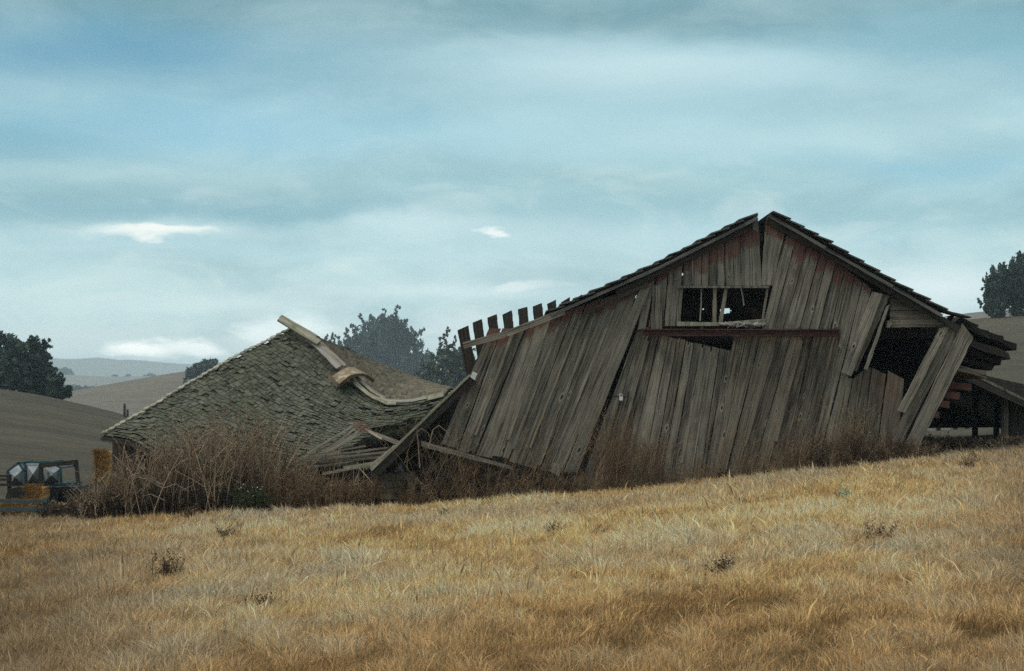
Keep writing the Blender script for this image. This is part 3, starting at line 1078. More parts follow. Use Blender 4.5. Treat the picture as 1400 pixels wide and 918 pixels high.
back_wall()
# side walls and floor timbers that keep the inside dark
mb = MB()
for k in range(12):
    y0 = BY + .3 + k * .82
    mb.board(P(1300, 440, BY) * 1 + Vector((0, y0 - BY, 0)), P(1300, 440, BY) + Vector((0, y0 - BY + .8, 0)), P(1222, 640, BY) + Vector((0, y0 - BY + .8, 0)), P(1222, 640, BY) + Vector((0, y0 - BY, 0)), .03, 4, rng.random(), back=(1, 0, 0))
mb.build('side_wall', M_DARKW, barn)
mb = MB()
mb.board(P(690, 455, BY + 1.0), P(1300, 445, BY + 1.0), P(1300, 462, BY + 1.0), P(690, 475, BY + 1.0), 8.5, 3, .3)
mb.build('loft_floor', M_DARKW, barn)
mb = MB()
mb.beam(P(925, 407, BY + 4), P(1090, 405, BY + 4), .12, .5, rn=.9)
mb.build('collar_beam', M_DARKW, barn)
for k in range(6):
    mb = MB()
    yy = BY + .8 + k * 1.6
    for (a, b) in (((1032, 300), (770, 426)), ((1056, 300), (1290, 432))):
        mb.beam(P(*a, BY) + Vector((0, yy - BY, -.12)), P(*b, BY) + Vector((0, yy - BY, -.12)), .06, .14, rn=.3)
    mb.build('roof_truss', M_DARKW, barn)

# ---------------------------------------------------------------- the shingled shed
shed = empty('shingled_shed', GP(340, 43), 'collapsed shed with sagging mossy shingle roof beside the grey plank barn', 'shed')


def curve(pts):
    n = len(pts)
    tt = [p[0] for p in pts]

    def f(u):
        return tuple(float(np.interp(u, tt, [p[i] for p in pts])) for i in (1, 2, 3))
    return f


RID = curve([(0, 397, 451, 46.5), (.25, 436, 480, 46.0), (.48, 471, 511, 45.5), (.66, 505, 541, 45), (.76, 530, 553, 44.8), (.86, 562, 553, 44.6), (1, 607, 543, 44.4)])
EAV = curve([(0, 138, 596, 42.5), (.12, 176, 601, 42.2), (.25, 215, 622, 41.8), (.4, 268, 648, 41.4), (.55, 340, 655, 41.0), (.7, 400, 652, 40.8), (.8, 445, 635, 40.8), (.9, 500, 610, 41.0), (1, 560, 592, 41.2)])


def surf(u, v):
    a = P(*RID(u))
    b = P(*EAV(u))
    p = a.lerp(b, v)
    s_ = math.sin(v * math.pi)
    p.z += 0.03 * s_ * (1 - u) - .16 * s_ * u + 0.05 * math.sin(u * 9 + v * 5) * s_
    if v > .8 and .3 < u < .8:
        p.z += 0.04 * math.sin(u * 60)
    return p


BOUT = curve([(0, 399, 449, 46.6), (.25, 452, 470, 48.5), (.5, 512, 495, 50.5), (.75, 560, 514, 52), (1, 622, 534, 53)])


def surf_b(u, v):
    a = P(*RID(u))
    b = P(*BOUT(u))
    p = a.lerp(b, v)
    p.z += 0.12 * math.sin(v * math.pi) * u
    return p


def shingles(mb, S, nv, nu0, nu1, lift, miss, th=.012, jit=.02, flip=1, mess=None):
    for j in range(nv):
        v0 = j / nv
        v1 = (j + 1.25) / nv
        n = int(nu0 + (nu1 - nu0) * v0)
        us = [0.0]
        while us[-1] < 1:
            us.append(us[-1] + rng.uniform(.65, 1.35) / n)
        us[-1] = 1.0
        for u0, u1 in zip(us, us[1:]):
            if rng.random() < miss * (1 + (4 if (v0 < .45 and u0 < .12) else 0)):
                continue
            m_ = mess(u0, v0) if mess else 0
            vb = min(1.03, v1 + rng.uniform(-jit, jit) * .35 / 1)
            p00, p01 = S(u0, v0), S(u1, v0)
            p10, p11 = S(u0, min(vb, 1.0)), S(u1, min(vb, 1.0))
            nrm = (p01 - p00).cross(p10 - p00)
            if nrm.length < 1e-9:
                continue
            nrm.normalize()
            if nrm.z < 0:
                nrm = -nrm
            g = (p01 - p00) * .035
            l0 = nrm * .004
            l1 = nrm * (lift * rng.uniform(.7, 1.5) + (rng.random() < .04) * .03 + m_ * rng.random() * .14)
            tw = nrm * rng.uniform(-.006, .006)
            rn_ = rng.random()
            top = [p00 + g + l0, p01 - g + l0, p11 - g + l1 + tw, p10 + g + l1]
            if m_:
                sh = (p01 - p00) * rng.uniform(-.5, .5) * m_
                top[2] += sh
                top[3] += sh
            L_ = (p10 - p00).length
            uv = [(rn_ * 37, 0), (rn_ * 37 + .12, 0), (rn_ * 37 + .12, L_), (rn_ * 37, L_)]
            a = [mb.vert(p, (q[0], q[1] + rn_ * 9), rn_) for p, q in zip(top, uv)]
            b = [mb.vert(p - nrm * th, (q[0], q[1] + rn_ * 9), rn_) for p, q in zip(top, uv)]
            mb.face(*a)
            mb.face(*reversed(b))
            for k in range(4):
                mb.face(a[k], a[(k + 1) % 4], b[(k + 1) % 4], b[k])


def deck(mb, S, nu, nv, off):
    g = []
    for i in range(nu + 1):
        for j in range(nv + 1):
            g.append(mb.vert(S(i / nu, j / nv) - Vector((0, .02, off)), (i * .1, j * .1), .3))
    n0 = len(g)
    for i in range(nu + 1):
        for j in range(nv + 1):
            g.append(mb.vert(S(i / nu, j / nv) - Vector((0, 0, off + .05)), (i * .1, j * .1), .3))
    w = nv + 1
    for i in range(nu):
        for j in range(nv):
            a = i * w + j
            mb.face(g[a], g[a + 1], g[a + w + 1], g[a + w])
            mb.face(g[n0 + a], g[n0 + a + w], g[n0 + a + w + 1], g[n0 + a + 1])


mb = MB()
shingles(mb, surf, 46, 31, 52, .020, .022, mess=lambda u, v: max(0.0, (v - .86) * 5) * (1 if u > .25 else .4) + (0.5 if u > .8 and v > .35 else 0))
fr = mb.build('shingle_roof', M_ROOF, shed)
mb = MB()
deck(mb, surf, 30, 30, .03)
mb.build('roof_deck', M_DARKW, fr)
mb = MB()
shingles(mb, surf_b, 20, 34, 34, .034, .03)
br_ = mb.build('shingle_roof', M_ROOFB, shed)
mb = MB()
deck(mb, surf_b, 24, 16, .03)
mb.build('roof_deck', M_DARKW, br_)

# ridge planks
def plank_along(name, pts, w, th, mat, rn, parent=shed, tilt=0.0):
    """a bent plank following 3-D points, w wide across the slope"""
    mb = MB()
    pts = [Vector(p) for p in pts]
    rows = []
    acc = 0
    for i, p in enumerate(pts):
        d = (pts[min(i + 1, len(pts) - 1)] - pts[max(i - 1, 0)]).normalized()
        sd_ = d.cross(Vector((0, -.75, .65))).normalized()
        if sd_.z > 0:
            sd_ = -sd_
        sd_ = (sd_ + Vector((0, -tilt, 0))).normalized()
        up = sd_.cross(d).normalized()
        if up.z < 0:
            up = -up
        if i:
            acc += (p - pts[i - 1]).length
        e0, e1 = rng.uniform(-.006, .006), rng.uniform(-.008, .008)
        rows.append([mb.vert(p - sd_ * (w / 2 + e0) + up * th, (rn * 37, acc), rn), mb.vert(p + sd_ * (w / 2 + e1) + up * th, (rn * 37 + w, acc), rn),
                     mb.vert(p + sd_ * (w / 2 + e1), (rn * 37 + w + th, acc), rn), mb.vert(p - sd_ * (w / 2 + e0), (rn * 37 - th, acc), rn)])
    for r0, r1 in zip(rows, rows[1:]):
        for k in range(4):
            mb.face(r0[k], r0[(k + 1) % 4], r1[(k + 1) % 4], r1[k])
    mb.face(*reversed(rows[0]))
    mb.face(*rows[-1])
    return mb.build(name, mat, parent)


def pxline(a, b, n=6, sag=0.0):
    return [P(a[0] + (b[0] - a[0]) * t, a[1] + (b[1] - a[1]) * t + sag * math.sin(t * math.pi), a[2] + (b[2] - a[2]) * t) for t in np.linspace(0, 1, n)]


plank_along('ridge_board', pxline((382, 437, 46.3), (436, 470, 45.8)), .17, .05, M_MOSSY, .5)
plank_along('ridge_board', pxline((384, 434, 46.5), (433, 462, 46.0)), .10, .05, M_MOSSY, .25)
plank_along('ridge_board', pxline((430, 469, 45.9), (464, 503, 45.4)), .17, .03, M_PALE, .8)
plank_along('ridge_board', pxline((435, 466, 46.0), (472, 501, 45.5)), .07, .03, M_MOSSY, .6)
q = [P(*RID(u)) + Vector((0, -.12, .04)) for u in np.linspace(.5, .80, 9)]
plank_along('ridge_board', [p + Vector((0, -.08, -.03)) for p in q], .09, .03, M_MOSSY, .9)
plank_along('ridge_board', [p + Vector((.1, .05, .03)) for p in q[:7]], .08, .025, M_MOSSY, .4)
plank_along('ridge_board', [P(*RID(u)) + Vector((0, -.12, .05)) for u in np.linspace(.72, .93, 8)], .09, .05, M_PALE, .6)
plank_along('ridge_board', [P(*RID(u)) + Vector((0, -.1, .05)) for u in np.linspace(.93, 1.0, 3)], .16, .03, M_MOSSY, .6)
# the arched saddle of sheet metal over the ridge
mb = MB()
arch = [(452, 516, 45.0), (459, 511, 45.0), (468, 505, 45.1), (476, 502, 45.25), (485, 503, 45.4), (495, 508, 45.5), (508, 517, 45.6)]
low = [(464, 525, 44.7), (471, 519, 44.7), (479, 513, 44.8), (487, 511, 44.95), (496, 510.5, 45.1), (503, 513, 45.2), (512, 519, 45.3)]
lo2 = [(464, 530, 44.75), (472, 524, 44.75), (480, 518, 44.85), (488, 515, 45.0), (497, 514, 45.15), (504, 517, 45.25), (511, 523, 45.35)]
rows = []
for a, b, c in zip(arch, low, lo2):
    rows.append([mb.vert(P(*a), (a[0] * .02, 0), .6), mb.vert(P(*b), (b[0] * .02, .3), .6), mb.vert(P(*c), (c[0] * .02, .4), .1), mb.vert(P(*a) + Vector((0, .1, -.09)), (a[0] * .02, .5), .1)])
for r0, r1 in zip(rows, rows[1:]):
    for k in range(4):
        mb.face(r0[k], r0[(k + 1) % 4], r1[(k + 1) % 4], r1[k])
mb.face(*rows[0])
mb.face(*reversed(rows[-1]))
M_SADDLE = simple('rusted_sheet', (0.13, 0.075, 0.035), (0.26, 0.215, 0.14), 3.5, 0.75, 5, 0.2, 0.1, 0, (0.42, 0.40, 0.32), 7)
mb.build('ridge_saddle', M_SADDLE, shed)
for (a, b) in (((449, 511, 44.7), (461, 524, 44.5)), ((492, 496, 45.9), (507, 510, 45.6))):
    mb = MB()
    pa2, pb2 = P(*a), P(*b)
    mb.board(pa2, pa2 + Vector((0, 0, -.12)), pb2 + Vector((0, 0, -.1)), pb2, .03, 4, .6)
    mb.build('saddle_board', M_RUSTW, shed)

# left rake fringe, eave boards and the walls below
mb = MB()
for i in range(34):
    t = i / 34
    p = surf(0, t)
    mb.box(p + Vector((rng.uniform(-.05, .0), rng.uniform(-.05, .05), .02)), (.07, 0, .02), (0.01, .08, 0.03), (0, 0, .012))
mb.build('rake_shingles', M_MOSSY, shed)
mb = MB()
for i in range(9):
    u0, u1 = i / 20, (i + 1) / 20
    a, b = surf(u0, 1) + Vector((0, -.02, -.03)), surf(u1, 1) + Vector((0, -.02, -.03))
    mb.board(a, a + Vector((0, 0, -.08)), b + Vector((0, 0, -.08)), b, .03, 2, .4)
mb.build('eave_board', M_DARKW, shed)
mb = MB()
us = np.linspace(.0, 1, 40)
for u0, u1 in zip(us, us[1:]):
    a, b = surf(u0, 1) + Vector((.18, .35, -.02)), surf(u1, 1) + Vector((.18, .35, -.02))
    ga, gb = gz(a.x, a.y) - .2, gz(b.x, b.y) - .2
    mb.board(a, b - Vector((.01, 0, 0)), Vector((b.x - .01, b.y, gb)), Vector((a.x, a.y, ga)), .03, 4, None, .008, .006)
mb.build('plank_wall', M_DARKW, shed)
mb = MB()
a0 = surf(0, 1) + Vector((.18, .37, -.02))
for k in range(14):
    p, q_ = surf(0, 1 - k / 14) + Vector((.18, .37, -.06)), surf(0, 1 - (k + 1) / 14) + Vector((.18, .37, -.06))
    mb.board(p, q_, Vector((q_.x, q_.y, gz(q_.x, q_.y) - .3)), Vector((p.x, p.y, gz(p.x, p.y) - .3)), .03, 3, None, back=(1, 0, 0))
mb.build('side_wall', M_REDW, shed)

# broken laths spilling out under the roof
def lath(a, b, Ya, Yb, w, paint=0.0, mat=M_LATH, rn=None):
    mb = MB()
    p, q_ = P(*a, Ya), P(*b, Yb)
    d_ = (q_ - p).normalized()
    up = Vector((-d_.z, 0, d_.x)).normalized()
    mb.board(p + up * w / 2, p - up * w / 2, q_ - up * w / 2, q_ + up * w / 2, .03, 5, rn, .006, .004, paint, .3)
    mb.build('lath', mat, shed)


for (a, b, w, pt_) in (((496, 578), (428, 628), .05, 1.2), ((499, 582), (436, 634), .05, 1.0), ((492, 577), (420, 620), .045, 1.0), ((497, 588), (444, 620), .09, .3), ((486, 580), (410, 630), .04, .8), ((474, 586), (398, 638), .045, .2),
                       ((499, 589), (545, 607), .06, .2), ((497, 586), (522, 600), .05, .8), ((505, 590), (560, 610), .05, 0)):
    lath(a, b, 40.6, 40.2, w, pt_)
for i in range(16):
    x0 = rng.uniform(395, 450)
    y0 = 640 - (x0 - 395) * .25 + rng.uniform(-12, 10)
    x1 = x0 + rng.uniform(60, 110)
    lath((x0, y0), (min(x1, 540), y0 - rng.uniform(4, 16)), 40.0 + rng.uniform(-.2, .3), 40.2, rng.uniform(.025, .05), 0.0)
for (a, b) in (((540, 610), (505, 640)), ((548, 606), (512, 643)), ((534, 617), (500, 641)), ((470, 640), (520, 632)), ((440, 648), (505, 637))):
    lath(a, b, 39.6, 39.3, .06, 0.0, M_MOSSY)

# ---------------------------------------------------------------- the open shed at the right edge
rs = empty('open_shed', GP(1350, 46), 'dark open-fronted shed behind the right corner of the collapsed barn', 'shed')
mb = MB()
slab(mb, [P(1235, 470, 44), P(1320, 508, 44), P(1420, 557, 44), P(1520, 606, 44)], 43.6, 52, .06, 0)
mb.build('roof', M_BARN, rs)
mb = MB()
mb.board(P(1235, 471, 43.55), P(1235, 480, 43.55), P(1420, 566, 43.55), P(1420, 558, 43.55), .04, 8, .5)
mb.build('rake_board', M_DARKW, rs)
mb = MB()
mb.board(P(1225, 486, 51.5), P(1420, 530, 51.5), P(1420, 584, 51.5), P(1225, 586, 51.5), .04, 5, .3)
mb.build('back_wall', M_DARKW, rs)
mb = MB()
for k in range(6):
    x0 = 1381 + k * 12
    mb.board(P(x0, 541 + k * 5, 44), P(x0 + 11.5, 546 + k * 5, 44), GP(x0 + 11.5, 44, -.1), GP(x0, 44, -.1), .03, 5, rng.uniform(.3, .8))
mb.build('plank_wall', M_DARKW, rs)
mb = MB()
mb.board(P(1290, 534, 44.4), P(1290, 541, 44.4), P(1376, 543, 44.4), P(1376, 536, 44.4), .08, 5, .5)
mb.build('tie_beam', M_DARKW, rs)
for (x, y, Yp, w) in ((1374, 537, 44.1, .14), (1333, 520, 46, .12), (1362, 533, 47, .12)):
    mb = MB()
    mb.beam(GP(x, Yp, -.1), P(x, y, Yp), w, w, up=(0, 1, 0), rn=.6)
    mb.build('post', M_DARKW if Yp > 45 else M_BARN, rs)
# pale pen fence seen through it
pf = empty('pen_fence', GP(1330, 58), 'weathered whitish rail fence seen beneath the dark open shed', 'fence')
for (x0, y0, x1, y1, h_) in ((1225, 588, 1300, 586, 5), (1296, 588, 1400, 582, 4), (1225, 600, 1400, 596, 4)):
    mb = MB()
    mb.board(P(x0, y0, 58), P(x0, y0 + h_, 58), P(x1, y1 + h_, 58), P(x1, y1, 58), .04, 8, rng.uniform(.5, 1))
    mb.build('rail', M_WHITEP, pf)
mb = MB()
for i in range(12):
    x = 1225 + i * 15
    mb.board(P(x, 590, 58.1), P(x + 14, 590, 58.1), P(x + 14, 618, 58.1), P(x, 618, 58.1), .03, 3, rng.random())
mb.build('pale_boarding', M_WHITEP, pf)
for x in (1262, 1283, 1306, 1322, 1348, 1362, 1378):
    mb = MB()
    mb.beam(GP(x, 57.8, -.1), P(x, 580, 57.8), .12, .12, up=(0, 1, 0), rn=.4)
    mb.build('post', M_DARKW, pf)

# ---------------------------------------------------------------- things lying about
cr = empty('plank_box', GP(550, 38.3), 'low mossy plank box standing in the weeds under the fallen roof edge', 'box')
mb = MB()
for (q, rr) in ((((522, 649), (556, 648), (556, 656.5), (522, 657.5)), .35), (((522, 658.5), (556, 657.5), (555, 666), (523, 667)), .6), (((523, 668), (556, 667), (556, 674), (522, 675)), .15), (((557, 648), (568, 647), (567, 678), (556, 676)), .5)):
    mb.board(*[P(x, y, 37.9) for x, y in q], .04, 4, rr)
mb.board(P(520, 676, 37.85), P(568, 677, 37.85), P(568, 683, 37.85), P(520, 683, 37.85), .05, 4, .6)
mb.build('front_board', M_ROOFB, cr)
mb = MB()
mb.board(P(521, 648, 37.9), P(568, 646, 37.9), P(580, 643, 38.9), P(530, 645, 38.9), .03, 3, .4, back=(0, 0, -1))
mb.build('top_board', M_ROOFB, cr)
mb = MB()
mb.board(P(569, 649, 37.93), P(579, 647, 38.9), P(579, 676, 38.9), P(569, 681, 37.93), .03, 3, .3, back=(-1, 0, 0))
mb.build('side_board', M_DARKW, cr)

mb = MB()
a = [mb.vert(p, (0, 0), .5) for p in (P(548, 632, 38.7), P(554, 648, 38.6), P(536, 649, 38.6), P(543, 640, 38.5))]
b = [mb.vert(Vector(mb.v[i]) + Vector((0, .01, -.005)), (0, 0), .5) for i in a]
mb.face(a[0], a[3], a[2])
mb.face(a[0], a[1], a[3])
mb.face(a[3], a[1], a[2])
mb.face(b[0], b[2], b[3])
mb.face(b[0], b[3], b[1])
mb.face(b[3], b[2], b[1])
tag(mb.build('metal_scrap', simple('pale_scrap', (.28, .31, .33), (.42, .45, .46), 4, .6)), 'small pale crumpled scrap on the mossy plank box', 'scrap')


def branch(name, chains, label, mat=M_STALK, cat='branch', r=.012):
    mb = MB()
    for ch in chains:
        mb.tube([P(*p) for p in ch], r, r * .4, 5, rng.random())
    return tag(mb.build(name, mat), label, cat)


branch('bare_branch', [[(489, 672, 38.6), (490, 655, 38.6), (491, 640, 38.6), (488, 632, 38.6)], [(491, 640, 38.6), (500, 650, 38.5), (512, 664, 38.4)], [(490, 648, 38.6), (484, 662, 38.5), (486, 670, 38.4)]], 'forked bleached branch standing in weeds left of the mossy plank box')
branch('bare_branch', [[(568, 655, 37.7), (578, 662, 37.6), (588, 672, 37.6)], [(570, 653, 37.7), (580, 670, 37.6)]], 'short pale branch slanting off the mossy plank box')
branch('bare_branch', [[(574, 640, 37.6), (572, 610, 37.6), (570, 592, 37.6), (576, 586, 37.6), (585, 592, 37.6), (590, 602, 37.6)], [(586, 612, 37.5), (592, 588, 37.5), (600, 582, 37.4), (610, 590, 37.4), (616, 600, 37.4)]], 'curling dry vine looped before the dark gap under the fallen roof')
branch('bare_branch', [[(258, 672, 38.7), (240, 662, 38.6), (222, 668, 38.6), (205, 650, 38.6), (190, 652, 38.5)], [(222, 668, 38.6), (200, 655, 38.4), (184, 652, 38.4)], [(225, 684, 38.5), (206, 676, 38.5), (196, 678, 38.4)]], 'long fallen stalk lying across the weeds by the shed wall', r=.010)

# machine on the left
mac = empty('farm_machine', GP(60, 56), 'blue framed farm machine with grey pyramid panels parked in the yard', 'farm machine')
MY = 56.0
mb = MB()
for (a, b) in (((10, 645), (25, 633)), ((25, 633), (68, 632)), ((68, 632), (83, 640)), ((83, 640), (84, 662)), ((10, 645), (11, 664)), ((34, 633), (35, 663)), ((56, 633), (56, 663)), ((11, 664), (108, 663)), ((25, 633), (34, 645))):
    mb.beam(P(*a, MY), P(*b, MY), .06, .06, up=(0, 1, 0))
for (a, b) in (((10, 645), (25, 633)), ((25, 633), (68, 632)), ((68, 632), (83, 640)), ((83, 640), (84, 662)), ((11, 664), (108, 663))):
    mb.beam(P(*a, MY + 1.6), P(*b, MY + 1.6), .06, .06, up=(0, 1, 0))
for p in ((10, 645), (25, 633), (68, 632), (83, 640), (11, 664), (84, 662)):
    mb.beam(P(*p, MY), P(*p, MY) + Vector((0, 1.6, 0)), .05, .05)
mb.board(P(58, 662, MY - .05), P(110, 660, MY - .05), P(110, 665, MY - .05), P(58, 666, MY - .05), .2, 4, .7)
mb.build('frame', M_BLUE, mac)


def pyramid(tri, apex, rn):
    mb = MB()
    v = [mb.vert(P(x, y, Y), (0, 0), rn) for x, y, Y in tri]
    c = mb.vert(P(*apex), (0, 0), rn)
    for i in range(len(v)):
        # each facet its own tone
        i0, i1 = v[i], v[(i + 1) % len(v)]
        r_ = .15 + .8 * ((i * .37 + rn) % 1)
        ids = [mb.vert(mb.v[k], (0, 0), r_) for k in (i0, i1, c)]
        mb.face(*ids)
    mb.face(*reversed(v))
    mb.build('hopper', M_HOPPER, mac)


pyramid([(11, 645, MY + .1), (27, 635, MY + .9), (34, 640, MY + .2), (33, 663, MY + .1), (14, 663, MY + .1)], (20, 652, MY - .5), .2)
pyramid([(35, 634, MY + .1), (55, 634, MY + .1), (55, 663, MY + .1), (36, 663, MY + .1)], (45, 648, MY - .5), .6)
pyramid([(57, 634, MY + .1), (72, 636, MY + .3), (82, 641, MY + .1), (82, 660, MY + .1), (57, 663, MY + .1)], (70, 650, MY - .5), .35)
mb = MB()
mb.beam(P(56, 637, MY - .4), P(104, 632, MY - .4), .15, .13, rn=.3)
mb.beam(P(56, 634, MY - .4), P(55, 668, MY - .4), .10, .10, up=(0, 1, 0), rn=.4)
mb.beam(P(104, 629, MY - .4), P(107, 662, MY - .4), .10, .10, up=(0, 1, 0), rn=.4)
mb.beam(P(101, 634, MY - .4), P(106, 646, MY - .4), .05, .05, up=(0, 1, 0), rn=.4)
mb.build('loading_arm', M_DARKW, mac)
mb = MB()
mb.board(P(58, 667, MY), P(106, 666, MY), P(106, 684, MY), P(58, 684, MY), 1.5, 4, .2)
mb.build('bed', M_IRON, mac)
for x in (24, 72, 96):
    mb = MB()
    c = P(x, 683, MY - .15)
    ring = [(math.cos(t) * .36, math.sin(t) * .36) for t in np.linspace(0, 2 * math.pi, 20, endpoint=False)]
    f_ = [mb.vert(c + Vector((p, 0, q_)), (0, 0), .5) for p, q_ in ring]
    g_ = [mb.vert(c + Vector((p, .22, q_)), (0, 0), .5) for p, q_ in ring]
    mb.face(*reversed(f_))
    mb.face(*g_)
    for k in range(20):
        mb.face(f_[k], f_[(k + 1) % 20], g_[(k + 1) % 20], g_[k])
    mb.build('wheel', M_IRON, mac)


def bale(name, px0, px1, py0, py1, Y, dep, label, cat='hay bale', group=None):
    mb = MB()
    a, b = P(px0, py1, Y), P(px1, py0, Y)
    nx, nz = 8, 8
    r_ = lambda: rng.uniform(-.03, .03)
    grid = {}
    for f in (0, 1):
        for i in range(nx + 1):
            for k in range(nz + 1):
                grid[f, i, k] = mb.vert((a.x + (b.x - a.x) * i / nx + r_(), Y + f * dep + r_(), a.z + (b.z - a.z) * k / nz + r_()), (0, 0), rng.random())
    for i in range(nx):
        for k in range(nz):
            mb.face(grid[0, i, k], grid[0, i + 1, k], grid[0, i + 1, k + 1], grid[0, i, k + 1])
            mb.face(grid[1, i, k], grid[1, i, k + 1], grid[1, i + 1, k + 1], grid[1, i + 1, k])
    for i in range(nx):
        mb.face(grid[0, i, nz], grid[0, i + 1, nz], grid[1, i + 1, nz], grid[1, i, nz])
        mb.face(grid[0, i, 0], grid[1, i, 0], grid[1, i + 1, 0], grid[0, i + 1, 0])
    for k in range(nz):
        mb.face(grid[0, 0, k], grid[0, 0, k + 1], grid[1, 0, k + 1], grid[1, 0, k])
        mb.face(grid[0, nx, k], grid[1, nx, k], grid[1, nx, k + 1], grid[0, nx, k + 1])
    for _ in range(700):        # straws sticking out
        p = Vector((rng.uniform(a.x, b.x), Y, rng.uniform(a.z, b.z)))
        if rng.random() < .3:
            p.z = b.z
        mb.tube([p, p + Vector((rng.uniform(-.2, .2), -.06, rng.uniform(-.12, .14)))], .006, .004, 3, rng.random())
    return tag(mb.build(name, M_HAY), label, cat, group)


bale('hay_bale', 130, 148, 619, 662, 52, 1.2, 'tall orange hay bale standing at the left corner of the shingled shed')
bale('hay_bale', 35, 56, 667, 692, 54.5, 1.0, 'golden hay bale in front of the blue farm machine')
bale('hay_bale', 3, 60, 688, 701, 47.5, .5, 'low yellow hay heap behind the grey board gate')
bale('hay_bale', 70, 96, 696, 704, 46, .5, 'flat yellow hay scatter right of the grey board gate')

gate = empty('board_gate', GP(30, 45), 'grey board gate low at the left edge of the field', 'gate')
for (y0, y1) in ((683, 688), (694, 700)):
    mb = MB()
    mb.board(P(-60, y0 - 1, 45), P(-60, y1 - 1, 45), P(64, y1, 45), P(64, y0, 45), .05, 6, rng.random())
    mb.build('rail', M_GREYP, gate)
for x in (63, -20):
    mb = MB()
    mb.beam(GP(x, 45.1, -.2), P(x, 680, 45.1), .12, .12, up=(0, 1, 0))
    mb.build('post', M_GREYP, gate)
yf = empty('rail_fence', GP(5, 54), 'thin rail fence left of the blue farm machine', 'fence')
for y in (651, 656, 663):
    mb = MB()
    mb.beam(P(-60, y, 54), P(13, y, 54), .05, .07, rn=.5)
    mb.build('rail', M_DARKW, yf)
for x in (13, -30):
    mb = MB()
    mb.beam(GP(x, 54.1, -.2), P(x, 649, 54.1), .1, .1, up=(0, 1, 0))
    mb.build('post', M_DARKW, yf)
for (x, yt, lb) in ((170, 552, 'taller of two dark fence posts on the brown hill'), (174, 560, 'shorter of two dark fence posts on the brown hill')):
    mb = MB()
    g_ = GP(x, 170)
    mb.tube([(g_.x, 170, g_.z - .3), (g_.x + .03, 170, P(x, yt + 4, 170).z), (g_.x + .02, 170, P(x, yt, 170).z)], .14, .10, 6, .5)
    tag(mb.build('fence_post', M_DARKW), lb, 'fence post')


# ---------------------------------------------------------------- vegetation
def leaf_cloud(centers, radii, n_each, size, cols, seed=0, elong=1.0, updir=None):
    """many small leaf faces inside clumps; returns V, loops, sizes, colours"""
    g = np.random.default_rng(seed)
    tot = len(centers) * n_each
    ci = np.repeat(np.arange(len(centers)), n_each)
    d_ = g.normal(size=(tot, 3))
    d_ /= np.linalg.norm(d_, axis=1, keepdims=True)
    r_ = g.random(tot) ** (1 / 2.2)
    c = centers[ci] + d_ * r_[:, None] * radii[ci]
    a = g.normal(size=(tot, 3))
    a[:, 2] *= elong
    a /= np.linalg.norm(a, axis=1, keepdims=True)
    b = np.cross(a, g.normal(size=(tot, 3)))
    b /= np.linalg.norm(b, axis=1, keepdims=True)
    s_ = size * g.uniform(.55, 1.35, tot)[:, None]
    V = np.stack([c - a * s_, c + b * s_ * .42, c + a * s_, c - b * s_ * .42], 1).reshape(-1, 3)
    loops = np.arange(tot * 4)
    sizes = np.full(tot, 4)
    cl = (cols[g.integers(0, len(cols), len(centers))] * g.uniform(.55, 1.7, (len(centers), 1)))[ci] * g.uniform(.6, 1.5, (tot, 1))
    return V, loops, sizes, np.repeat(cl, 4, 0)


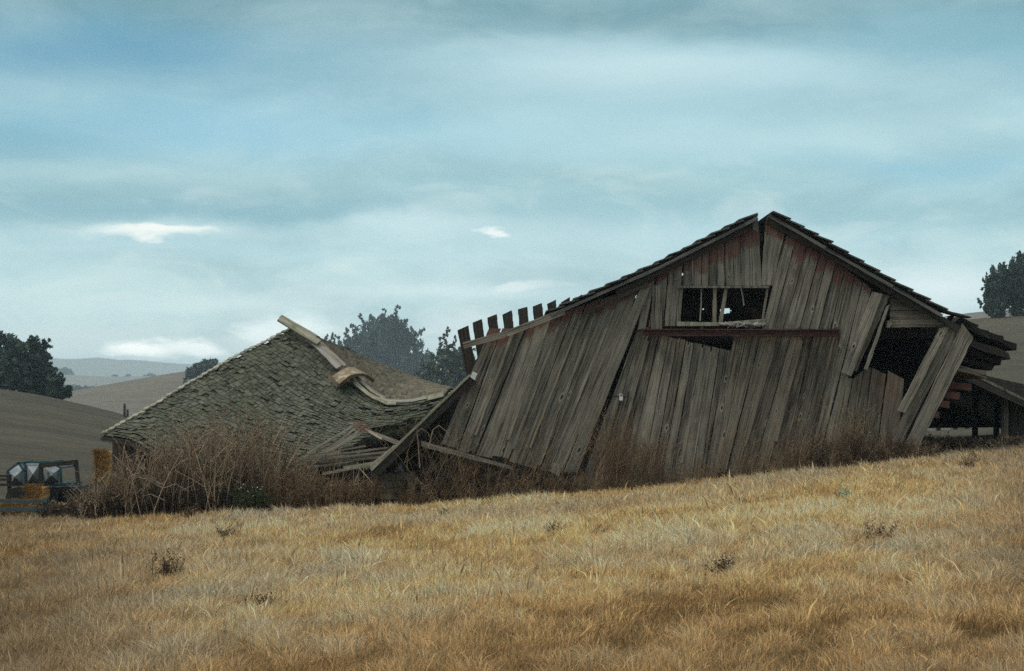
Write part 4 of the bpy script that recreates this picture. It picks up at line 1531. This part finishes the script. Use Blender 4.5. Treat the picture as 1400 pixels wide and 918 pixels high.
def tree(name, label, Y, base_px, base_py, blobs, cols, size=.2, nclump=60, nleaf=70, sprigs=(), trunk=.25, seed=1, group=None, upright=0.0, clump=.085):
    """tapered trunk with limbs, crown of leaf clumps inside the given ellipses (px, py, rx, ry)"""
    g = np.random.default_rng(seed)
    bx = (base_px - 700) * Y / F
    bz = gz(bx, Y) if base_py is None else P(base_px, base_py, Y).z
    root = empty(name, (bx, Y, bz), label, 'tree', group)
    k = Y / F
    cen, rad = [], []
    fcen, frad = [], []
    area = sum(b[2] * b[3] for b in blobs)
    nclump, nleaf = int(nclump * 2.6), int(nleaf * .40)
    for (px, py, rx, ry) in blobs:
        n = max(4, int(nclump * rx * ry / area))
        c0 = P(px, py, Y)
        for _ in range(n):
            d_ = g.normal(size=3)
            d_ /= np.linalg.norm(d_)
            r_ = g.random() ** .48 * (1 + .12 * g.normal())
            cen.append([c0.x + d_[0] * r_ * rx * k, Y + d_[1] * r_ * rx * k * .9, c0.z + d_[2] * r_ * ry * k])
            q_ = clump * (rx + ry) * k * g.uniform(.55, 1.3)
            rad.append([q_ * (1 - .3 * upright), q_, q_ * (1 + 1.3 * upright)])
        for _ in range(int(n * .8)):
            d_ = g.normal(size=3)
            d_ /= np.linalg.norm(d_)
            r_ = g.uniform(.92, 1.0 + .22 * g.random())
            fcen.append([c0.x + d_[0] * r_ * rx * k, Y + d_[1] * r_ * rx * k * .9, c0.z + d_[2] * r_ * ry * k])
            q_ = clump * (rx + ry) * k * g.uniform(.3, .7)
            frad.append([q_, q_, q_ * (1 + upright)])
    for (x0, y0, x1, y1) in sprigs:
        n = max(4, int(math.hypot(x1 - x0, y1 - y0) / 1.9))
        for i in range(n):
            t = (i + .5) / n
            p = P(x0 + (x1 - x0) * t + g.normal(0, 3.2 * (1.1 - .7 * t)), y0 + (y1 - y0) * t + g.uniform(-2, 2), Y)
            fcen.append([p.x, Y + g.uniform(-.5, .5), p.z])
            q_ = k * g.uniform(.6, 1.9)
            frad.append([q_, q_, q_ * 1.2])
    cen, rad = np.array(cen), np.array(rad)
    V, lo, sz, cl = leaf_cloud(cen, rad, nleaf, size, np.array(cols), seed + 5, 1 + upright * 2)
    V2, lo2, sz2, cl2 = leaf_cloud(np.array(fcen), np.array(frad), max(5, int(nleaf * .32)), size * .8, np.array(cols), seed + 9, 1 + upright * 2)
    V, lo, sz, cl = np.concatenate([V, V2]), np.concatenate([lo, lo2 + len(V)]), np.concatenate([sz, sz2]), np.concatenate([cl, cl2])
    raw_mesh('crown', V, lo, sz, M_LEAFA, cl, root, (bx, Y, bz))
    mb = MB()
    top = cen[:, 2].max()
    mid = cen[:, :].mean(0)
    tp = Vector((bx + (mid[0] - bx) * .6, Y, bz + (mid[2] - bz) * .75))
    mb.tube([(bx, Y, bz - .4), (bx + (tp.x - bx) * .3, Y, bz + (tp.z - bz) * .5), tp, (mid[0], Y, top - .1 * (top - bz))], trunk, trunk * .15, 7, .5)
    for i in g.permutation(len(cen))[:26]:
        e_ = Vector(cen[i])
        s0 = Vector((bx, Y, bz)).lerp(tp, g.uniform(.35, .95))
        m_ = s0.lerp(e_, .5) + Vector((0, 0, .1 * (e_ - s0).length))
        mb.tube([s0, m_, e_], trunk * .32, trunk * .06, 5, g.random())
    for (x0, y0, x1, y1) in sprigs:
        mb.tube([P(x0, y0, Y), P(x1, y1, Y)], trunk * .14, trunk * .05, 4, .5)
    mb.build('trunk', M_BARK, root)
    return root


DG = [(.030, .054, .047), (.046, .076, .063), (.066, .098, .078), (.088, .124, .094)]
GG = [(.06, .08, .065), (.08, .105, .08), (.11, .135, .10), (.14, .165, .12)]
BG = [(.030, .052, .050), (.045, .070, .064), (.06, .088, .078), (.075, .104, .088)]
tree('eucalyptus_tree', 'tall dense dark tree cut by the left edge of the photo', 195, 2, None, [(-12, 500, 30, 42), (8, 495, 24, 34), (18, 515, 26, 26)], DG, .32, 90, 90, [(0, 470, 2, 453), (12, 470, 16, 461), (-20, 465, -24, 448)], .4, 21)
tree('eucalyptus_tree', 'broad dark tree behind the brown hill crest, its right branches reaching up', 192, 48, None, [(38, 500, 26, 34), (55, 515, 22, 30), (22, 505, 22, 34), (60, 535, 22, 18)], DG, .32, 100, 90, [(55, 485, 66, 463), (58, 478, 62, 464), (60, 495, 70, 488), (22, 475, 23, 465), (40, 472, 39, 464)], .4, 22)
tree('bushy_tree', 'low dark leaning tree at the right end of the left clump', 188, 84, None, [(85, 537, 9, 7), (78, 522, 9, 6), (93, 536, 4, 7), (76, 535, 10, 10)], DG, .3, 40, 70, [(72, 525, 86, 511), (86, 540, 96, 531), (70, 535, 84, 518)], .2, 23)
tree('cypress_tree', 'dark flat-topped cypress behind the left slope of the shingle roof', 520, 272, 527, [(287, 496, 13, 4.5), (278, 502, 17, 5), (270, 510, 15, 5), (279, 510, 14, 8), (264, 517, 10, 5), (275, 520, 16, 6)], DG, .6, 70, 60, [(262, 524, 250, 521), (260, 510, 254, 508)], .4, 24, clump=.18)
tree('eucalyptus_tree', 'large round blue-grey tree between the shingle roof and the barn', 800, 522, 545, [(522, 470, 36, 38), (500, 478, 26, 30), (548, 478, 24, 32), (520, 505, 52, 26), (478, 482, 20, 20), (572, 505, 22, 22)], BG, 1.0, 190, 90,
     [(498, 445, 492, 430), (480, 470, 474, 449), (520, 440, 524, 424), (538, 437, 546, 420), (512, 440, 508, 430), (565, 462, 580, 450), (550, 450, 556, 437), (488, 462, 480, 444), (468, 478, 463, 462), (460, 474, 455, 456), (452, 468, 446, 458), (568, 478, 576, 466)], .6, 25, upright=.5)
tree('bushy_tree', 'lower grey-green tree just left of the bare boards of the barn', 340, 606, 570, [(606, 502, 24, 22), (622, 490, 16, 22), (590, 512, 16, 18), (600, 525, 30, 14), (640, 500, 20, 26), (580, 520, 16, 14), (632, 517, 20, 18)], GG, .40, 150, 90, [(606, 482, 608, 456), (608, 462, 614, 449), (604, 484, 600, 464), (618, 472, 622, 460), (580, 505, 576, 490)], .4, 26)
tree('cypress_tree', 'shorter dark upright tree on the ridge at the right edge of the photo', 246, 1358, 436, [(1360, 402, 10, 30), (1350, 405, 8, 22), (1371, 395, 9, 32), (1362, 420, 13, 14)], DG, .3, 90, 80, [(1352, 395, 1348, 374), (1343, 414, 1337, 410), (1346, 425, 1340, 416), (1360, 380, 1357, 362), (1370, 375, 1371, 358)], .35, 27, upright=.7)
tree('cypress_tree', 'taller dark upright tree on the ridge cut by the right edge', 248, 1394, 435, [(1394, 385, 14, 34), (1408, 380, 14, 34), (1386, 395, 10, 34), (1400, 412, 20, 20)], DG, .3, 110, 80, [(1388, 370, 1384, 352), (1396, 362, 1394, 347), (1402, 360, 1404, 345)], .4, 28, upright=.7)
FG = [(.02, .034, .03), (.03, .045, .038)]
tree('oak_tree', 'distant dome-shaped tree on the skyline of the pale far hill', 2150, 85, 519, [(84, 510, 12, 5), (92, 511, 7, 4), (76, 511, 7, 4)], FG, 2.6, 60, 50, (), 1.4, 31, clump=.16)
for i, (x, y, rx, ry) in enumerate(((88, 533, 8, 5), (103, 534, 10, 5), (122, 536, 12, 5))):
    tree('oak_tree', ['leftmost of three hazy trees in the hollow below the far hill', 'middle one of three hazy trees in the hollow below the far hill', 'rightmost and widest of three hazy trees in the hollow below the far hill'][i],
         1250, x, 543, [(x, y, rx, ry), (x + 3, y + 4, rx, ry)], FG, 1.5, 40, 50, (), .7, 41 + i, clump=.2, group='hazy trees in the hollow')
for i, (x, w) in enumerate(((157, 3), (175, 3), (205, 8))):
    tree('oak_tree', ['tiny left bush on the skyline of the far hill', 'tiny middle bush on the skyline of the far hill', 'low wide copse on the far hill skyline near the mid hill'][i], 2180, x, 518, [(x, 515.5, w, 2)], FG, 2.2, 16, 40, (), .3, 51 + i, clump=.2, group='bushes on the far skyline')

# boulders on the hill behind
for i, (x, y, s_) in enumerate(((115, 546.5, .9), (121, 546.5, .8), (133, 541, .7), (154, 534, .7))):
    mb = MB()
    c = P(x, y, 640)
    s_ *= 1.5
    c.z -= .3
    ids = []
    for a in range(7):
        for b in range(10):
            th_, ph_ = math.pi * a / 6, 2 * math.pi * b / 10
            r_ = s_ * (1 + .25 * math.sin(3 * ph_ + i) * math.sin(th_))
            ids.append(mb.vert(c + Vector((math.sin(th_) * math.cos(ph_) * r_ * 1.4, math.sin(th_) * math.sin(ph_) * r_, math.cos(th_) * r_ * .8)), (0, 0), .4))
    for a in range(6):
        for b in range(10):
            mb.face(ids[a * 10 + b], ids[a * 10 + (b + 1) % 10], ids[(a + 1) * 10 + (b + 1) % 10], ids[(a + 1) * 10 + b])
    tag(mb.build('boulder', M_STONE if i in (0,) else M_DARKW, smooth=True), ['pale boulder lowest on the hill behind the shed', 'dark boulder right beside the pale boulder on the hill', 'dark boulder halfway up the hill crest', 'topmost dark boulder on the hill crest'][i], 'boulder', 'boulders on the hill')


# ---- grass of the near field (nobody could count it)
def grass_field():
    g = np.random.default_rng(5)
    N = 1600000
    # density falls with distance
    Y = np.exp(g.uniform(math.log(8.5), math.log(42.5), N))
    keep = g.random(N) < 1.0
    half = 0.275 * Y + 5.0
    x = g.uniform(-1, 1, N) * half
    px = 700 + F * x / Y
    # bare under the buildings
    lim = np.interp(px, [0, 130, 500, 560, 1240, 1400], [43, 39.6, 39.2, 37.9, 37.9, 43])
    k = (Y < lim)
    x, Y, px = x[k], Y[k], px[k]
    n = len(x)
    z = ground_z(x, Y)
    n1 = vn(x * .55 + 50, Y * .35 + 50, 21)
    n2 = vn(x * 1.7 + 50, Y * 1.5 + 50, 22)
    n3 = .6 * vn(x * 4.3 + 50, Y * 3.6 + 50, 23) + .4 * vn(x * 9 + 50, Y * 8 + 50, 29)
    n4 = vn(x * .22 + 50, Y * .16 + 50, 24)
    h = (0.055 + .035 * n2 + .17 * n3 ** 1.6) * g.uniform(.5, 1.4, n) * (1 + .25 * (n1 - .5))
    tall = g.random(n) < .004
    h = np.where(tall, h * 1.4 + .04, h)
    h = h * (.76 + .24 * sstep(9, 22, Y))
    w = (0.0010 + .00019 * Y) * g.uniform(.6, 1.4, n)
    # wind lays it over, mostly to the right, in tufts
    ang = 0.3 + 2.2 * (n2 - .5) + 7 * (n3 - .5) + g.normal(0, 1.3, n)
    lean = h * np.clip(g.normal(.72, .45, n), .05, 1.7)
    dx, dy = np.cos(ang) * lean, np.sin(ang) * lean
    fa = g.uniform(0, math.pi, n)
    wx, wy = np.cos(fa) * w, np.sin(fa) * w * .6
    b = np.stack([x, Y, z - .01], 1)
    side = np.stack([wx, wy, np.zeros(n)], 1)
    mid = b + np.stack([dx * .46, dy * .46, h * .58], 1)
    tip = b + np.stack([dx, dy, h * np.clip(1.05 - .25 * (lean / h), .5, 1)], 1)
    mw = np.where(tall, 1.7, .8)[:, None]
    V = np.stack([b - side, b + side, mid + side * mw, mid - side * mw, tip], 1).reshape(-1, 3)
    o5 = np.arange(n) * 5
    loops = np.stack([o5, o5 + 1, o5 + 2, o5 + 3, o5 + 3, o5 + 2, o5 + 4], 1).ravel()
    sizes = np.tile([4, 3], n)
    gold = np.array((.79, .54, .255))
    pale = np.array((.80, .68, .46))
    brown = np.array((.30, .165, .065))
    grey = np.array((.42, .36, .27))
    t = (n1 * .35 + n2 * .35 + n3 * .3)[:, None]
    c = gold + (pale - gold) * sstep(.5, .72, t + g.normal(0, .10, (n, 1)))
    c = c + (brown - c) * sstep(.43, .24, t + g.normal(0, .10, (n, 1))) * .8
    gm = sstep(.52, .72, n4[:, None] + .3 * (n2[:, None] - .5) + g.normal(0, .08, (n, 1)))
    c = c + (grey - c) * gm * .45
    edge = np.maximum(sstep(420, 760, np.abs(px - 760)), .85 * sstep(17, 9.5, Y + 5 * (n4 - .5)))[:, None] * (.45 + .7 * n1[:, None])  # vignette painted into blade colour: darker toward frame sides and foreground
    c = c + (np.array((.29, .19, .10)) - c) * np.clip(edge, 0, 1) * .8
    c = c * g.uniform(.45, 1.45, (n, 1)) * (.72 + .5 * n3[:, None])
    c = np.clip(c, .01, .85)
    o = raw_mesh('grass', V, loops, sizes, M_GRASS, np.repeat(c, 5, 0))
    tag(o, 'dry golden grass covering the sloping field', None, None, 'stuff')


grass_field()


class Strands:
    """many thin three-sided stems collected into one mesh"""
    def __init__(s):
        s.V, s.L, s.S, s.C = [], [], [], []
        s.n = 0

    def stem(s, pts, r0, r1, col):
        pts = np.array(pts, float)
        m = len(pts)
        d = np.gradient(pts, axis=0)
        d /= np.linalg.norm(d, axis=1, keepdims=True) + 1e-9
        a = np.cross(d, np.array((.3, .9, .2)))
        a /= np.linalg.norm(a, axis=1, keepdims=True) + 1e-9
        b = np.cross(d, a)
        r = np.linspace(r0, r1, m)[:, None]
        ring = np.stack([pts + a * r, pts + (-.5 * a + .866 * b) * r, pts + (-.5 * a - .866 * b) * r], 1).reshape(-1, 3)
        s.V.append(ring)
        i = (np.arange(m - 1) * 3)[:, None]
        for k in range(3):
            k2 = (k + 1) % 3
            s.L.append((np.concatenate([i + k, i + k2, i + 3 + k2, i + 3 + k], 1) + s.n).ravel())
        s.S.append(np.full(3 * (m - 1), 4))
        s.C.append(np.tile(col, (m * 3, 1)))
        s.n += m * 3

    def leaf(s, p, size, col, g):
        a = g.normal(size=3)
        a /= np.linalg.norm(a)
        b = np.cross(a, g.normal(size=3))
        b /= np.linalg.norm(b)
        s.V.append(np.array([p - a * size, p + b * size * .45, p + a * size, p - b * size * .45]))
        s.L.append(np.arange(4) + s.n)
        s.S.append(np.array([4]))
        s.C.append(np.tile(col, (4, 1)))
        s.n += 4

    def build(s, name, parent=None, loc=(0, 0, 0)):
        return raw_mesh(name, np.concatenate(s.V), np.concatenate(s.L), np.concatenate(s.S), M_WEED, np.concatenate(s.C), parent, loc)


def weed(s, g, p, H, col, rad=.006, nb=5, lean=.25, leaves=6, lc=None, lsz=.025):
    d = np.array((g.normal(0, lean), g.normal(0, lean), 1.0))
    bend = np.array((g.normal(0, .25), g.normal(0, .2), 0)) * H
    ts = np.linspace(0, 1, 6)
    main = p + np.outer(ts * H, d / np.linalg.norm(d)) + np.outer(ts ** 2, bend)
    s.stem(main, rad, rad * .35, col)
    for _ in range(nb):
        t = g.uniform(.25, .95)
        q = p + ts[0] + (d / np.linalg.norm(d)) * H * t + bend * t * t
        bl = H * g.uniform(.15, .42)
        dd = np.array((g.normal(0, .7), g.normal(0, .6), g.uniform(.3, 1.1)))
        dd /= np.linalg.norm(dd)
        e = q + dd * bl + np.array((0, 0, bl * .15))
        s.stem([q, (q + e) / 2 + g.normal(0, .02, 3), e], rad * .55, rad * .25, col * g.uniform(.8, 1.2))
        for _ in range(leaves):
            u = g.uniform(.2, 1)
            s.leaf(q + (e - q) * u + g.normal(0, .03, 3), lsz * g.uniform(.5, 1.4), (lc if lc is not None else col) * g.uniform(.6, 1.3), g)


def weed_band(name, label, spans, seed):
    """spans: (px0, px1, count, Y0, Y1, top-profile, palette, ...)"""
    g = np.random.default_rng(seed)
    s = Strands()
    for (p0, p1, cnt, Y0, Y1, prof, pal, rad, nb, lv, lsz, lean) in spans:
        pal = np.array(pal)
        for _ in range(cnt):
            px = g.uniform(p0, p1)
            Y = g.uniform(Y0, Y1)
            b = GP(px, Y)
            top = np.interp(px, [q[0] for q in prof], [q[1] for q in prof])
            hmax = max(.25, CAMZ + (540 - top) * Y / F - b.z)
            H = hmax * (g.uniform(.3, 1.0) ** .7)
            weed(s, g, np.array(b), H, pal[g.integers(len(pal))] * g.uniform(.7, 1.3), rad * g.uniform(.6, 1.4), nb, lean, lv, None, lsz)
    return tag(s.build(name), label, None, None, 'stuff')


BR = [(.17, .118, .078), (.23, .165, .11), (.13, .09, .062), (.28, .21, .145)]
RU = [(.20, .130, .075), (.27, .180, .105), (.15, .098, .060), (.33, .24, .15)]
TAN = [(.38, .29, .19), (.29, .215, .14), (.46, .36, .25)]
DK = [(.06, .046, .034), (.085, .06, .042), (.045, .038, .028)]
PROF = [(95, 672), (125, 655), (160, 622), (200, 592), (240, 582), (300, 556), (350, 552), (385, 575), (410, 612), (430, 636), (470, 646), (540, 656)]
weed_band('dry_weeds', 'tall dead brown weeds standing before the shingled shed', [
    (100, 430, 330, 38.9, 40.0, PROF, BR, .008, 4, 3, .024, .09),
    (110, 430, 300, 38.7, 39.8, PROF, TAN, .013, 3, 2, .018, .13),
    (100, 545, 420, 38.7, 39.6, [(95, 690), (150, 672), (300, 660), (420, 660), (545, 668)], DK, .007, 5, 6, .028, .25),
    (360, 545, 620, 38.3, 39.3, [(360, 640), (420, 645), (450, 652), (545, 660)], RU, .006, 4, 4, .018, .12),
    (400, 545, 34, 38.2, 39.0, [(400, 590), (440, 585), (545, 620)], RU + TAN, .005, 3, 1, .014, .10),
    (60, 140, 330, 40.5, 46, [(60, 697), (100, 690), (140, 668)], DK + BR[:1], .008, 5, 5, .03, .25),
    (0, 110, 160, 47, 54, [(0, 690), (60, 686), (110, 680)], DK + TAN, .009, 4, 4, .03, .25),
], 61)
PB = [(545, 655), (600, 640), (660, 600), (720, 590), (780, 580), (830, 585), (870, 590), (930, 610), (1000, 600), (1060, 590), (1130, 560), (1180, 555), (1230, 585), (1290, 600), (1400, 605)]
weed_band('dead_weeds', 'rust brown dead weeds along the foot of the barn wall', [
    (545, 1260, 300, 37.2, 37.75, PB, RU, .0042, 4, 1, .012, .18),
    (1070, 1215, 90, 37.1, 37.7, [(1070, 575), (1130, 545), (1180, 535), (1215, 560)], RU + TAN, .0045, 5, 1, .012, .2),
    (640, 1060, 60, 37.1, 37.7, [(640, 590), (760, 555), (860, 545), (1060, 570)], RU + TAN, .004, 4, 1, .012, .2),
    (820, 900, 120, 37.2, 37.75, [(820, 560), (870, 560), (900, 590)], RU, .0045, 5, 2, .013, .15),
    (545, 1280, 560, 37.0, 37.7, [(545, 668), (650, 655), (800, 645), (900, 638), (1000, 630), (1150, 612), (1280, 606)], RU, .005, 4, 3, .014, .25),
    (545, 800, 420, 37.4, 38.4, [(545, 655), (620, 635), (700, 638), (800, 645)], BR + DK, .006, 5, 4, .018, .3),
    (1080, 1290, 330, 37.1, 37.75, [(1080, 610), (1150, 585), (1230, 595), (1290, 606)], BR + DK, .005, 5, 4, .016, .3),
    (1240, 1400, 380, 40, 43.4, [(1240, 590), (1300, 597), (1330, 603), (1400, 606)], DK + BR, .007, 5, 5, .026, .3),
    (570, 640, 60, 37.5, 38.0, [(570, 560), (610, 545), (640, 560)], TAN[:2] + BR, .006, 4, 1, .015, .3),
], 62)


# ---- single plants one could point at
def plant(name, px, py, Y, H, wd, n, cols, label, seed, leaves=8, lsz=.03, lc=None, flowers=0):
    g = np.random.default_rng(seed)
    b = GP(px, Y)
    s = Strands()
    cols = np.array(cols)
    for _ in range(n):
        off = np.array((g.normal(0, wd * .3), g.normal(0, wd * .2), 0))
        weed(s, g, np.array(b) + off, H * g.uniform(.5, 1.05), cols[g.integers(len(cols))], .006, 5, .3, leaves, None if lc is None else np.array(lc[g.integers(len(lc))]), lsz)
    root = empty(name, b, label, 'plant')
    s.build('stems', root, tuple(b))
    for _ in range(flowers):
        f = Strands()
        p = np.array(b) + np.array((g.normal(0, wd * .4), g.normal(-.1, wd * .3), H * g.uniform(.45, 1.0)))
        for _ in range(4):
            f.leaf(p, .02, np.array((.75, .76, .72)), g)
        f.build('flower', root, tuple(b))
    return root


def ydist(py, px):
    """distance at which the field is seen at that pixel"""
    for Y in np.linspace(9, 45, 400):
        x = (px - 700) * Y / F
        if CAMZ + (540 - py) * Y / F >= gz(x, Y) and Y > 9:
            pass
        if 540 + (CAMZ - gz(x, Y)) * F / Y <= py:
            return Y
    return 38.0


plant('flowering_weed', 343, 690, 38.3, .62, .42, 22, [(.06, .075, .035), (.09, .10, .05)], 'green bushy weed with white flowers before the shingled shed', 71, 10, .03, [(.06, .075, .035), (.08, .10, .05)], 12)
for (px, py, H, wd, n, lb, sd_) in ((234, 798, .32, .22, 16, 'largest dark dead weed in the left of the field', 72), (311, 741, .32, .18, 14, 'dark spiky dead weed in the field below the shed corner', 73),
                                    (986, 796, .22, .02, 12, 'thin dark twiggy weed in the right middle of the field', 74), (756, 740, .24, .15, 12, 'small dark twiggy weed in the field below the pale cover board', 75),
                                    (1324, 650, .42, .2, 14, 'dark dead weed on the rise below the open shed', 76), (258, 712, .3, .2, 18, 'dark dead tuft at the top of the field before the shed wall', 77),
                                    (360, 838, .16, .22, 8, 'low dark weed near the bottom left of the field', 78), (606, 712, .22, .14, 10, 'bent twiggy weed in the field below the mossy plank box', 79),
                                    (816, 742, .2, .1, 9, 'faint upright twig weed right of the small twiggy weed', 80), (1205, 745, .2, .2, 10, 'sparse dark weed low on the right slope', 81)):
    plant('dead_weed', px, py, ydist(py, px), H, wd, n, DK[1:2] + BR[:3], lb, sd_, 4, .014)
plant('sage_plant', 1153, 690, ydist(690, 1153), .17, .06, 10, [(.34, .40, .26)], 'small pale green sage tuft in the golden grass on the right', 82, 8, .02, [(.36, .43, .28), (.44, .50, .34)])

for o in bpy.data.objects:
    if '_loc' in o:
        del o['_loc']
